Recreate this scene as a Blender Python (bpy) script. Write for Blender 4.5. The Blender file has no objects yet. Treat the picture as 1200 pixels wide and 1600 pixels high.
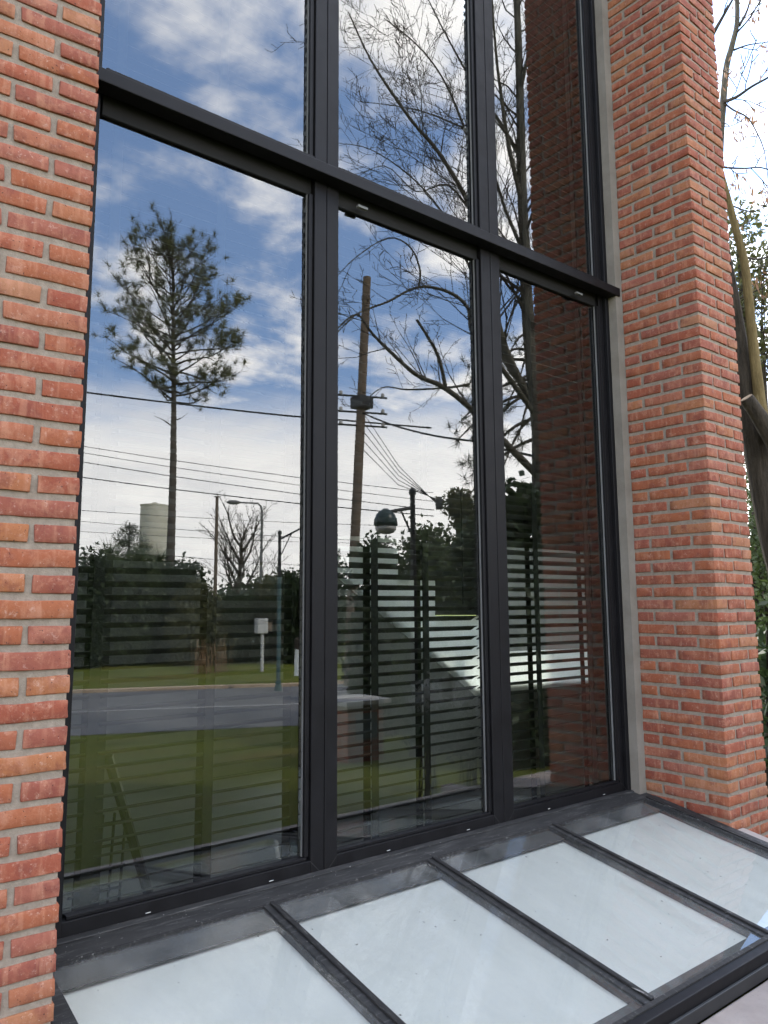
import bpy, bmesh, math, random
import numpy as np
from mathutils import Vector, Matrix
random.seed(7); rng = np.random.default_rng(11)
SC = bpy.context.scene
COL = SC.collection
rad = math.radians

# ---------------------------------------------------------------- camera, sky, sun, exposure
D, H = 2.91, 1.60                                   # metres in front of the glass plane (y = 0), eye height
F_PX, CX, CY = 1211.0, 585.0, 780.0                 # lens in pixels of the 1200 x 1600 photograph
YAW, PITCH, ROLL = rad(38.724), rad(7.759), rad(-0.2385)
Fv = Vector((math.sin(YAW)*math.cos(PITCH), math.cos(YAW)*math.cos(PITCH), math.sin(PITCH)))
R0 = Vector((math.cos(YAW), -math.sin(YAW), 0)); U0 = R0.cross(Fv)
Rv = math.cos(ROLL)*R0 + math.sin(ROLL)*U0; Uv = -math.sin(ROLL)*R0 + math.cos(ROLL)*U0
cam_d = bpy.data.cameras.new('camera'); cam = bpy.data.objects.new('camera', cam_d); COL.objects.link(cam)
cam_d.sensor_fit = 'HORIZONTAL'; cam_d.sensor_width = 36; cam_d.lens = F_PX/1200*36
cam_d.shift_x = (600-CX)/1200; cam_d.shift_y = -(800-CY)/1200
cam_d.clip_start = 0.05; cam_d.clip_end = 3000
m = Matrix((Rv, Uv, -Fv)).transposed().to_4x4(); m.translation = Vector((0, -D, H)); cam.matrix_world = m
SC.camera = cam

SUN_EL, SUN_AZ = rad(47), rad(28)                   # the sun stands behind the house, to the right
world = bpy.data.worlds.new('World'); SC.world = world; world.use_nodes = True
wn, wl = world.node_tree.nodes, world.node_tree.links; wn.clear()
def W(t, **k):
    n = wn.new(t)
    for a, v in k.items(): setattr(n, a, v)
    return n
wo = W('ShaderNodeOutputWorld'); bg = W('ShaderNodeBackground'); bg.inputs[1].default_value = 0.15
sky = W('ShaderNodeTexSky', sky_type='NISHITA', sun_disc=False, sun_elevation=SUN_EL, sun_rotation=SUN_AZ)
sky.air_density = 1.0; sky.dust_density = 0.6; sky.ozone_density = 3.0
tc = W('ShaderNodeTexCoord'); sep = W('ShaderNodeSeparateXYZ'); wl.new(tc.outputs['Generated'], sep.inputs[0])
def WM(op, a, b=None, c=None):
    n = W('ShaderNodeMath', operation=op)
    for i, v in enumerate((a, b, c)):
        if v is None: continue
        if isinstance(v, (int, float)): n.inputs[i].default_value = v
        else: wl.new(v, n.inputs[i])
    return n.outputs[0]
zc = WM('MAXIMUM', sep.outputs[2], 0.0); zz = WM('ADD', zc, 0.18)
comb = W('ShaderNodeCombineXYZ'); wl.new(WM('DIVIDE', sep.outputs[0], zz), comb.inputs[0]); wl.new(WM('DIVIDE', sep.outputs[1], zz), comb.inputs[1])
cl1 = W('ShaderNodeTexNoise'); cl1.inputs['Scale'].default_value = 3.6; cl1.inputs['Detail'].default_value = 9; cl1.inputs['Roughness'].default_value = 0.56; cl1.inputs['Distortion'].default_value = 0.15
cl2 = W('ShaderNodeTexNoise'); cl2.inputs['Scale'].default_value = 0.8; cl2.inputs['Detail'].default_value = 3
wl.new(comb.outputs[0], cl1.inputs['Vector']); wl.new(comb.outputs[0], cl2.inputs['Vector'])
csum = WM('ADD', WM('MULTIPLY', cl1.outputs[0], 0.75), WM('MULTIPLY', cl2.outputs[0], 0.35))
cov = W('ShaderNodeMapRange', interpolation_type='SMOOTHSTEP'); wl.new(csum, cov.inputs[0])
cov.inputs[1].default_value = 0.50; cov.inputs[2].default_value = 0.68
# a bank of white cloud lies along the horizon all round
edge = WM('ADD', sep.outputs[2], WM('MULTIPLY', WM('SUBTRACT', cl1.outputs[0], 0.5), 0.10))
bank = W('ShaderNodeMapRange', interpolation_type='SMOOTHSTEP'); wl.new(edge, bank.inputs[0])
bank.inputs[1].default_value = 0.29; bank.inputs[2].default_value = 0.19
mask = WM('MAXIMUM', WM('MULTIPLY_ADD', cov.outputs[0], 0.88, 0.03), WM('MULTIPLY', bank.outputs[0], 0.93))
ccol = W('ShaderNodeMix', data_type='RGBA'); ccol.inputs[6].default_value = (11.6, 11.6, 11.8, 1); ccol.inputs[7].default_value = (21.0, 20.0, 18.4, 1)
wl.new(cl1.outputs[0], ccol.inputs[0])
wmix = W('ShaderNodeMix', data_type='RGBA'); wl.new(mask, wmix.inputs[0]); wadd = W('ShaderNodeMix', data_type='RGBA', blend_type='ADD'); wadd.inputs[0].default_value = 1; wl.new(sky.outputs[0], wadd.inputs[6]); wadd.inputs[7].default_value = (1.4, 2.45, 4.6, 1)   # thin bright haze all over the sky
wl.new(wadd.outputs[2], wmix.inputs[6]); wl.new(ccol.outputs[2], wmix.inputs[7])
wl.new(wmix.outputs[2], bg.inputs[0]); wl.new(bg.outputs[0], wo.inputs[0])

sun_d = bpy.data.lights.new('sun', 'SUN'); sun_d.energy = 2.8; sun_d.angle = rad(2.0); sun_d.color = (1.0, 0.93, 0.82)
sun = bpy.data.objects.new('sun', sun_d); COL.objects.link(sun)
sdir = Vector((math.sin(SUN_AZ)*math.cos(SUN_EL), math.cos(SUN_AZ)*math.cos(SUN_EL), math.sin(SUN_EL)))
sun.rotation_euler = sdir.to_track_quat('Z', 'Y').to_euler()

SC.view_settings.view_transform = 'Standard'; SC.view_settings.look = 'None'
SC.view_settings.exposure = 1.3; SC.view_settings.gamma = 1; SC.view_settings.use_curve_mapping = False
SC.render.engine = 'CYCLES'; SC.cycles.use_denoising = True
SC.cycles.max_bounces = 14; SC.cycles.transparent_max_bounces = 24; SC.cycles.glossy_bounces = 6; SC.cycles.diffuse_bounces = 5
SC.cycles.caustics_reflective = False; SC.cycles.caustics_refractive = False; SC.cycles.sample_clamp_indirect = 8

# ---------------------------------------------------------------- placing helpers
def _ray(px, py): return Fv + Rv*((px-CX)/F_PX) - Uv*((py-CY)/F_PX)
def AT(px, py, r):
    """a point r metres (on plan) from the camera, seen straight"""
    d = _ray(px, py); d = d/math.hypot(d.x, d.y); return Vector((0, -D, H)) + d*r
def MIR(px, py, r):
    """a point of the street behind the camera, r metres from the camera's mirror image in the glass"""
    d = _ray(px, py); d = d/math.hypot(d.x, d.y); return Vector((0, D, H)) + Vector((d.x, -d.y, d.z))*r
ROAD_U = Vector((0.92, 0.391, 0)); ROAD_N = Vector((0.391, -0.92, 0))     # along / across the street
def s_of(x, y): return x*ROAD_N.x + y*ROAD_N.y
def ground_z(x, y):
    s = s_of(x, y)
    t = min(1, max(0, (s-3.0)/10.5)); t = t*t*(3-2*t)
    return -0.05 - 0.85*t

# ---------------------------------------------------------------- mesh helpers
def tag(o, label=None, cat=None, group=None, kind=None):
    for k, v in (('label', label), ('category', cat), ('group', group), ('kind', kind)):
        if v: o[k] = v
    return o
def empty(name, loc=(0, 0, 0), label=None, cat=None, group=None):
    o = bpy.data.objects.new(name, None); COL.objects.link(o); o.location = loc; o.empty_display_size = 0.1
    return tag(o, label, cat, group)
def obj(name, me, mat=None, parent=None):
    o = bpy.data.objects.new(name, me); COL.objects.link(o)
    if mat is not None and not me.materials: me.materials.append(mat)
    if parent is not None:
        o.parent = parent
        off = Vector((0, 0, 0)); p = parent
        while p is not None: off += p.location; p = p.parent
        o.location = -off + o.location          # all meshes are written in world coordinates
    return o
class MB:
    def __init__(s): s.v = []; s.f = []
    def box(s, x0, x1, y0, y1, z0, z1):
        n = len(s.v)
        s.v += [(x0,y0,z0),(x1,y0,z0),(x1,y1,z0),(x0,y1,z0),(x0,y0,z1),(x1,y0,z1),(x1,y1,z1),(x0,y1,z1)]
        s.f += [tuple(n+i for i in q) for q in ((3,2,1,0),(4,5,6,7),(0,1,5,4),(1,2,6,5),(2,3,7,6),(3,0,4,7))]
        return s
    def quad(s, a, b, c, d):
        n = len(s.v); s.v += [tuple(a), tuple(b), tuple(c), tuple(d)]; s.f.append((n, n+1, n+2, n+3)); return s
    def prism(s, pts, off):
        """polygon pts (3-D) swept by off"""
        n = len(s.v); k = len(pts); off = Vector(off)
        s.v += [tuple(p) for p in pts] + [tuple(Vector(p)+off) for p in pts]
        s.f.append(tuple(range(n, n+k))[::-1]); s.f.append(tuple(range(n+k, n+2*k)))
        for i in range(k):
            j = (i+1) % k; s.f.append((n+i, n+j, n+k+j, n+k+i))
        return s
    def tube(s, pts, radii, sides=6, cap=True):
        pts = [Vector(p) for p in pts]; n0 = len(s.v); k = len(pts)
        up = Vector((0.31, 0.17, 0.93)).normalized()
        for i, p in enumerate(pts):
            t = (pts[min(i+1, k-1)] - pts[max(i-1, 0)])
            t = t.normalized() if t.length > 1e-9 else Vector((0, 0, 1))
            a = t.cross(up)
            if a.length < 0.05: a = t.cross(Vector((1, 0, 0)))
            a.normalize(); b = t.cross(a); r = radii[i] if not isinstance(radii, (int, float)) else radii
            for j in range(sides):
                w = 2*math.pi*j/sides; s.v.append(tuple(p + (a*math.cos(w) + b*math.sin(w))*r))
        for i in range(k-1):
            for j in range(sides):
                jn = (j+1) % sides
                s.f.append((n0+i*sides+j, n0+i*sides+jn, n0+(i+1)*sides+jn, n0+(i+1)*sides+j))
        if cap:
            s.f.append(tuple(n0+j for j in range(sides))[::-1]); s.f.append(tuple(n0+(k-1)*sides+j for j in range(sides)))
        return s
    def lathe(s, c, prof, sides=24):
        """prof: list of (radius, z) about the vertical through c"""
        n0 = len(s.v); c = Vector(c)
        for r, z in prof:
            for j in range(sides):
                w = 2*math.pi*j/sides; s.v.append((c.x+r*math.cos(w), c.y+r*math.sin(w), c.z+z))
        for i in range(len(prof)-1):
            for j in range(sides):
                jn = (j+1) % sides; s.f.append((n0+i*sides+j, n0+i*sides+jn, n0+(i+1)*sides+jn, n0+(i+1)*sides+j))
        s.f.append(tuple(n0+j for j in range(sides))[::-1]); s.f.append(tuple(n0+(len(prof)-1)*sides+j for j in range(sides)))
        return s
    def mesh(s, name, smooth=False, bevel=0):
        me = bpy.data.meshes.new(name); me.from_pydata(s.v, [], s.f); me.update()
        if bevel:
            bm = bmesh.new(); bm.from_mesh(me)
            bmesh.ops.bevel(bm, geom=[e for e in bm.edges], offset=bevel, segments=2, affect='EDGES', profile=0.5)
            bm.to_mesh(me); bm.free()
        if smooth:
            me.polygons.foreach_set('use_smooth', [True]*len(me.polygons))
        return me
    def build(s, name, mat, parent=None, smooth=False, bevel=0): return obj(name, s.mesh(name, smooth, bevel), mat, parent)
def np_mesh(name, V, Fc):
    me = bpy.data.meshes.new(name); V = np.asarray(V, np.float32); Fc = np.asarray(Fc, np.int32)
    me.vertices.add(len(V)); me.vertices.foreach_set('co', V.ravel())
    k = Fc.shape[1]; me.loops.add(Fc.size); me.loops.foreach_set('vertex_index', Fc.ravel())
    me.polygons.add(len(Fc)); me.polygons.foreach_set('loop_start', np.arange(0, Fc.size, k)); me.update(calc_edges=True); me.validate()
    return me

# ---------------------------------------------------------------- materials
class NT:
    def __init__(s, name):
        s.m = bpy.data.materials.new(name); s.m.use_nodes = True; s.n = s.m.node_tree.nodes; s.l = s.m.node_tree.links
        s.b = s.n['Principled BSDF']; s.out = s.n['Material Output']; s.pos = None
    def N(s, t, **k):
        n = s.n.new(t)
        for a, v in k.items(): setattr(n, a, v)
        return n
    def P(s, scale=(1, 1, 1)):
        g = s.N('ShaderNodeNewGeometry'); mp = s.N('ShaderNodeMapping'); mp.inputs['Scale'].default_value = scale
        s.l.new(g.outputs['Position'], mp.inputs[0]); return mp.outputs[0]
    def noise(s, sc, det=4, ro=0.55, vec=None, scale=(1, 1, 1), dist=0):
        n = s.N('ShaderNodeTexNoise'); n.inputs['Scale'].default_value = sc; n.inputs['Detail'].default_value = det
        n.inputs['Roughness'].default_value = ro; n.inputs['Distortion'].default_value = dist
        s.l.new(vec or s.P(scale), n.inputs['Vector']); return n.outputs[0]
    def ramp(s, fac, stops, interp='LINEAR'):
        r = s.N('ShaderNodeValToRGB'); cr = r.color_ramp; cr.interpolation = interp
        while len(cr.elements) < len(stops): cr.elements.new(0.5)
        for e, (p, c) in zip(cr.elements, stops):
            e.position = p; e.color = (c, c, c, 1) if isinstance(c, (int, float)) else (*c, 1)
        s.l.new(fac, r.inputs[0]); return r.outputs[0]
    def mix(s, fac, a, b, mode='MIX'):
        n = s.N('ShaderNodeMix', data_type='RGBA', blend_type=mode)
        for i, v in ((0, fac), (6, a), (7, b)):
            if isinstance(v, (int, float)): n.inputs[i].default_value = v
            elif isinstance(v, tuple): n.inputs[i].default_value = (*v, 1)
            else: s.l.new(v, n.inputs[i])
        return n.outputs[2]
    def bump(s, h, st=0.3, dist=0.01):
        n = s.N('ShaderNodeBump'); n.inputs['Strength'].default_value = st; n.inputs['Distance'].default_value = dist
        s.l.new(h, n.inputs['Height']); s.l.new(n.outputs[0], s.b.inputs['Normal']); return n.outputs[0]
    def set(s, color=None, rough=None, metal=None, spec=None):
        for k, v in (('Base Color', color), ('Roughness', rough), ('Metallic', metal), ('Specular IOR Level', spec)):
            if v is None: continue
            if isinstance(v, (int, float)): s.b.inputs[k].default_value = v
            elif isinstance(v, tuple): s.b.inputs[k].default_value = (*v, 1)
            else: s.l.new(v, s.b.inputs[k])
        return s

def m_brick():
    t = NT('fired_brick'); oi = t.N('ShaderNodeObjectInfo')
    base = t.ramp(oi.outputs['Random'], [(0, (0.212,0.056,0.032)), (.2, (0.238,0.068,0.036)), (.4, (0.255,0.083,0.037)), (.58, (0.204,0.060,0.039)), (.74, (0.246,0.085,0.056)), (.9, (0.272,0.102,0.043)), (1, (0.264,0.119,0.064))])
    mp = t.N('ShaderNodeVectorMath', operation='ADD'); gm = t.N('ShaderNodeNewGeometry'); t.l.new(gm.outputs['Position'], mp.inputs[0]); t.l.new(oi.outputs['Random'], mp.inputs[1]); pv = mp.outputs[0]
    big = t.noise(13, 5, .65, pv); fine = t.noise(85, 5, .7, pv); streak = t.noise(1, 3, .6, scale=(36, 36, 4))
    c = t.mix(t.ramp(big, [(.36, .65), (.50, 0.0)]), base, (0.150,0.043,0.031))
    c = t.mix(t.ramp(t.noise(19, 6, .72, pv, dist=.4), [(.50, 0.0), (.66, .6)]), c, (0.344,0.159,0.099))
    c = t.mix(t.ramp(streak, [(.53, 0.0), (.66, .42)]), c, (0.361,0.172,0.107))
    c = t.mix(t.ramp(t.noise(42, 6, .8, pv), [(.57, 0.0), (.70, .6)]), c, (0.430,0.292,0.232))
    c = t.mix(t.ramp(fine, [(.64, 0.0), (.72, .6)]), c, (0.516,0.413,0.344))
    c = t.mix(t.ramp(t.noise(120, 2, .5, pv), [(.69, 0.0), (.74, .9)]), c, (0.043,0.019,0.015))
    t.set(c, .9, spec=.25)
    h = t.mix(.5, fine, t.noise(25, 4, .6)); t.bump(h, .55, .006); return t.m
def m_mortar():
    t = NT('mortar'); n = t.noise(40, 5, .7)
    c = t.ramp(n, [(.3, (0.183,0.146,0.114)), (.7, (0.276,0.228,0.180))]); t.set(c, .95, spec=.2); t.bump(t.noise(160, 4, .7), .6, .004); return t.m
def m_concrete(name, a, b, sc=6):
    t = NT(name); n = t.noise(sc, 6, .65); c = t.ramp(n, [(.3, a), (.72, b)])
    c = t.mix(t.ramp(t.noise(90, 3, .6), [(.64, 0.0), (.75, .5)]), c, tuple(x*.55 for x in a))
    c = t.mix(t.ramp(t.noise(3, 3, .6), [(.55, 0.0), (.75, .35)]), c, (a[0]*.8, a[1]*.7, a[2]*.55))
    t.set(c, .9, spec=.2); t.bump(t.noise(120, 5, .7), .4, .004); return t.m
def m_frame():
    t = NT('anthracite_aluminium'); n = t.noise(14, 5, .6)
    t.set(t.ramp(n, [(.3, (.0050,.0046,.0052)), (.75, (.0075,.0070,.0078))]), t.ramp(n, [(.3, .42), (.7, .58)]), spec=.16); t.bump(t.noise(300, 2, .5), .05, .001); return t.m
def m_weathered():
    t = NT('weathered_black_metal'); n = t.noise(5, 6, .7, scale=(1, 3, 3)); w = t.noise(1, 6, .75, scale=(6, 60, 60))
    c = t.ramp(n, [(.3, (.011,.011,.0112)), (.7, (.030,.029,.028))])
    c = t.mix(t.ramp(w, [(.54, 0.0), (.70, .6)]), c, (.13,.126,.12))
    c = t.mix(t.ramp(t.noise(120, 2, .5), [(.72, 0.0), (.77, .8)]), c, (.5,.48,.45))
    t.set(c, .6, spec=.35); t.bump(w, .2, .003); return t.m
def m_seal():
    t = NT('rubber_seal'); w = t.noise(1, 6, .8, scale=(70, 8, 70))
    c = t.ramp(w, [(.5, (.014,.013,.013)), (.61, (.035,.034,.032)), (.68, (.34,.32,.30))]); t.set(c, .7, spec=.3); t.bump(w, .5, .003); return t.m
def m_frit():
    t = NT('ceramic_border'); n = t.noise(7, 6, .7, scale=(1, 2.5, 2.5))
    c = t.ramp(n, [(.3, (.036,.036,.036)), (.62, (.075,.074,.072)), (.85, (.20,.195,.185))]); t.set(c, .5, spec=.3); return t.m
def m_glass(name, ior, tint, dust=0):
    t = NT(name); t.n.remove(t.b)
    tr = t.N('ShaderNodeBsdfTransparent'); tr.inputs[0].default_value = (*tint, 1)
    gl = t.N('ShaderNodeBsdfGlossy'); gl.inputs['Roughness'].default_value = 0.0; gl.inputs['Color'].default_value = (.97,.985,1,1)
    nz = t.noise(.9, 2, .5); bp = t.N('ShaderNodeBump'); bp.inputs['Strength'].default_value = .35; bp.inputs['Distance'].default_value = .0012
    t.l.new(nz, bp.inputs['Height']); t.l.new(bp.outputs[0], gl.inputs['Normal'])
    fr = t.N('ShaderNodeFresnel'); fr.inputs['IOR'].default_value = ior
    mx = t.N('ShaderNodeMixShader'); t.l.new(fr.outputs[0], mx.inputs[0]); t.l.new(tr.outputs[0], mx.inputs[1]); t.l.new(gl.outputs[0], mx.inputs[2])
    out = mx.outputs[0]
    if dust:
        df = t.N('ShaderNodeBsdfDiffuse'); df.inputs[0].default_value = (.62,.61,.58,1)
        a = t.ramp(t.noise(3, 6, .7, scale=(1.5, .5, 1)), [(.35, .02), (.75, dust)]); b = t.ramp(t.noise(140, 3, .6), [(.66, 0.0), (.74, .5)])
        ad = t.N('ShaderNodeMath', operation='MAXIMUM'); t.l.new(a, ad.inputs[0]); t.l.new(b, ad.inputs[1])
        m2 = t.N('ShaderNodeMixShader'); t.l.new(ad.outputs[0], m2.inputs[0]); t.l.new(out, m2.inputs[1]); t.l.new(df.outputs[0], m2.inputs[2]); out = m2.outputs[0]
    t.l.new(out, t.out.inputs[0]); return t.m
def m_clear(name):
    t = NT(name); t.n.remove(t.b); tr = t.N('ShaderNodeBsdfTransparent'); tr.inputs[0].default_value = (.97,.985,.975,1); t.l.new(tr.outputs[0], t.out.inputs[0]); return t.m
def m_frosted():
    t = NT('added_rooflight_sheet'); t.n.remove(t.b); tl = t.N('ShaderNodeBsdfTranslucent'); tl.inputs[0].default_value = (.80,.81,.80,1); t.l.new(tl.outputs[0], t.out.inputs[0]); return t.m
def m_plain(name, a, b=None, rough=.7, sc=6, spec=.3, bump=0, scale=(1, 1, 1), metal=0):
    t = NT(name)
    if b is None: b = tuple(x*1.25 for x in a)
    n = t.noise(sc, 5, .6, scale=scale); t.set(t.ramp(n, [(.3, a), (.7, b)]), rough, metal, spec)
    if bump: t.bump(t.noise(sc*6, 4, .65, scale=scale), bump, .01)
    return t.m
def m_leaf(name, a, b, trans=.35):
    t = NT(name); n = t.noise(2.2, 4, .7); c = t.ramp(n, [(.28, a), (.72, b)]); t.set(c, .55, spec=.35)
    tl = t.N('ShaderNodeBsdfTranslucent'); t.l.new(c, tl.inputs[0]); mx = t.N('ShaderNodeMixShader'); mx.inputs[0].default_value = trans
    t.l.new(t.b.outputs[0], mx.inputs[1]); t.l.new(tl.outputs[0], mx.inputs[2]); t.l.new(mx.outputs[0], t.out.inputs[0]); return t.m
def m_grass():
    t = NT('mown_grass'); n = t.noise(.35, 6, .65); f = t.noise(9, 5, .75); g = t.noise(60, 4, .8)
    c = t.ramp(n, [(.3, (.10,.13,.010)), (.5, (.14,.165,.013)), (.72, (.22,.175,.04))])
    c = t.mix(t.ramp(f, [(.48, 0.0), (.72, .7)]), c, (.19,.17,.06)); c = t.mix(t.ramp(g, [(.4, 0.0), (.7, .7)]), c, (.05,.065,.014))
    t.set(c, .95, spec=.15); t.bump(g, .9, .05); return t.m
def m_asphalt():
    t = NT('asphalt'); n = t.noise(.5, 6, .7); c = t.ramp(n, [(.3, (.085,.084,.083)), (.7, (.15,.147,.142))])
    c = t.mix(t.ramp(t.noise(80, 3, .7), [(.5, 0.0), (.75, .4)]), c, (.18,.175,.17)); t.set(c, .85, spec=.3); t.bump(t.noise(120, 3, .7), .4, .01); return t.m
def m_bark(name, a, b):
    t = NT(name); n = t.noise(1, 6, .7, scale=(26, 26, 5)); t.set(t.ramp(n, [(.3, a), (.72, b)]), .92, spec=.15); t.bump(n, .9, .03); return t.m

M = dict(frosted=m_frosted(), brick=m_brick(), mortar=m_mortar(), strip=m_concrete('grey_render', (.155,.136,.111), (.22,.197,.165), 5), apron=m_concrete('pinkish_concrete', (.23,.192,.17), (.32,.275,.245), 4),
    frame=m_frame(), weathered=m_weathered(), seal=m_seal(), frit=m_frit(),
    glass=m_glass('window_glass', 2.18, (.88,.91,.89)), sglass=m_glass('skylight_glass', 1.5, (.94,.96,.95), .16), clear=m_clear('pane_back'),
    white=m_plain('white_lining', (.76,.735,.69), (.82,.795,.75), .75, 3), backlit=m_leaf('backlit_white', (.84,.86,.84), (.9,.91,.89), .75), parapet=m_plain('white_paint', (.72,.73,.71), (.8,.81,.79), .7, 4),
    stair_wall=m_plain('stair_wall', (.30,.30,.285), (.38,.38,.36), .8, 2), mid_wall=m_plain('mid_grey_wall', (.105,.105,.10), (.14,.14,.132), .8, 2), grey_wall=m_plain('grey_wall', (.17,.17,.16), (.22,.22,.208), .8, 2), dark_wall=m_plain('dark_wall', (.06,.06,.056), (.085,.085,.08), .8, 2),
    floor=m_plain('polished_floor', (.46,.47,.455), (.58,.585,.565), .35, 3), slat=m_plain('blind_slat', (.045,.044,.041), (.065,.063,.058), .45, 30, scale=(.2, 1, 1)),
    tape=m_plain('blind_tape', (.02,.02,.019), (.03,.03,.028), .9, 60), steel=m_plain('black_steel', (.012,.012,.013), (.02,.02,.02), .45, 8),
    grass=m_grass(), asphalt=m_asphalt(), paint=m_plain('road_paint', (.30,.29,.27), (.45,.44,.41), .8, 20), kerb=m_concrete('kerb_stone', (.36,.27,.18), (.5,.38,.26), 5),
    leaf_dark=m_leaf('dark_leaf', (.016,.028,.010), (.045,.070,.022)), leaf_mid=m_leaf('mid_leaf', (.030,.046,.014), (.085,.115,.032)), leaf_olive=m_leaf('olive_leaf', (.05,.055,.018), (.12,.12,.04)),
    leaf_dry=m_leaf('dry_leaf', (.16,.08,.04), (.30,.17,.09)), needle=m_leaf('pine_needle', (.07,.08,.022), (.17,.165,.05), .25), needle_dark=m_leaf('dark_needle', (.018,.028,.012), (.05,.065,.025), .2),
    bark=m_bark('grey_bark', (.035,.030,.022), (.13,.115,.085)), bark_dark=m_bark('dark_bark', (.022,.018,.014), (.075,.06,.045)), bark_pale=m_bark('olive_bark', (.09,.065,.028), (.21,.155,.07)),
    bark_pine=m_bark('pine_bark', (.05,.042,.034), (.15,.125,.10)), wood=m_bark('pole_wood', (.10,.072,.05), (.21,.16,.115)),
    pole=m_plain('galvanised_pole', (.12,.12,.115), (.17,.17,.165), .6, 5), teal=m_plain('teal_pole', (.03,.075,.075), (.05,.10,.10), .5, 5), lampg=m_plain('green_lamp', (.012,.028,.026), (.02,.04,.036), .35, 5),
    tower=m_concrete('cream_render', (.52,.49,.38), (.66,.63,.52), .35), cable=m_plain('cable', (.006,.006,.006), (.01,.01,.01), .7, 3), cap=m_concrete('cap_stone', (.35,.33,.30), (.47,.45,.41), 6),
    box=m_plain('grey_box', (.38,.38,.36), (.48,.48,.45), .6, 8), reed=m_plain('dry_reed', (.17,.10,.05), (.30,.19,.10), .9, 10), flower=m_leaf('white_flower', (.22,.22,.20), (.36,.36,.33), .3),
    glass_dark=m_plain('dark_glazing', (.10,.12,.12), (.14,.16,.16), .12, 3, .6), ceram=m_plain('insulator', (.35,.33,.30), (.45,.43,.4), .3, 3))
M['glass'].use_backface_culling = False

# ---------------------------------------------------------------- ground, street
def strip(name, s0, s1, z, mat, u0=-120, u1=160, nu=2):
    mb = MB(); 
    for i in range(nu):
        a = u0+(u1-u0)*i/nu; b = u0+(u1-u0)*(i+1)/nu
        p = [ROAD_U*a+ROAD_N*s0, ROAD_U*b+ROAD_N*s0, ROAD_U*b+ROAD_N*s1, ROAD_U*a+ROAD_N*s1]
        mb.quad(*[(q.x, q.y, z) for q in p])
    return mb
# lawn: one sheet that falls gently from the house to the street and runs on to the horizon
gv = []; gf = []
us = [-900, -300, -120, -60, -30, -15, -8, 0, 8, 15, 25, 40, 60, 120, 300, 900]; ss = [-900, -300, -100, -30, -10, 0, 3, 4.5, 6, 7.5, 9, 10.5, 12, 13.5, 30, 60, 120, 300, 900]
for s in ss:
    for u in us:
        p = ROAD_U*u + ROAD_N*s; gv.append((p.x, p.y, ground_z(p.x, p.y)))
for i in range(len(ss)-1):
    for j in range(len(us)-1):
        k = i*len(us)+j; gf.append((k, k+1, k+len(us)+1, k+len(us)))
me = bpy.data.meshes.new('ground'); me.from_pydata(gv, [], gf); me.update()
bm = bmesh.new(); bm.from_mesh(me); bmesh.ops.recalc_face_normals(bm, faces=bm.faces); bm.to_mesh(me); bm.free()
tag(obj('ground', me, M['grass']), 'mown green lawn sloping down from the house to the street', None, None, 'structure')
ZR = -0.90
tag(strip('road', 14.05, 22.1, ZR+.006, M['asphalt']).build('road', M['asphalt']), 'grey asphalt street across the lawn', None, None, 'structure')
tag(strip('l', 17.62, 17.76, ZR+.012, None).build('road_marking', M['paint']), 'thin pale line along the middle of the street', None, None, 'structure')
kb = MB()
for s0, s1 in ((22.1, 22.3),):
    a = ROAD_U*-120; b = ROAD_U*160
    pts = [a+ROAD_N*s0+Vector((0,0,ZR-.05)), a+ROAD_N*s1+Vector((0,0,ZR-.05)), a+ROAD_N*s1+Vector((0,0,ZR+.10)), a+ROAD_N*s0+Vector((0,0,ZR+.09))]
    kb.prism(pts, b-a)
tag(kb.build('kerb', M['kerb']), 'ochre kerb on the far side of the street', None, None, 'structure')

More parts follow.
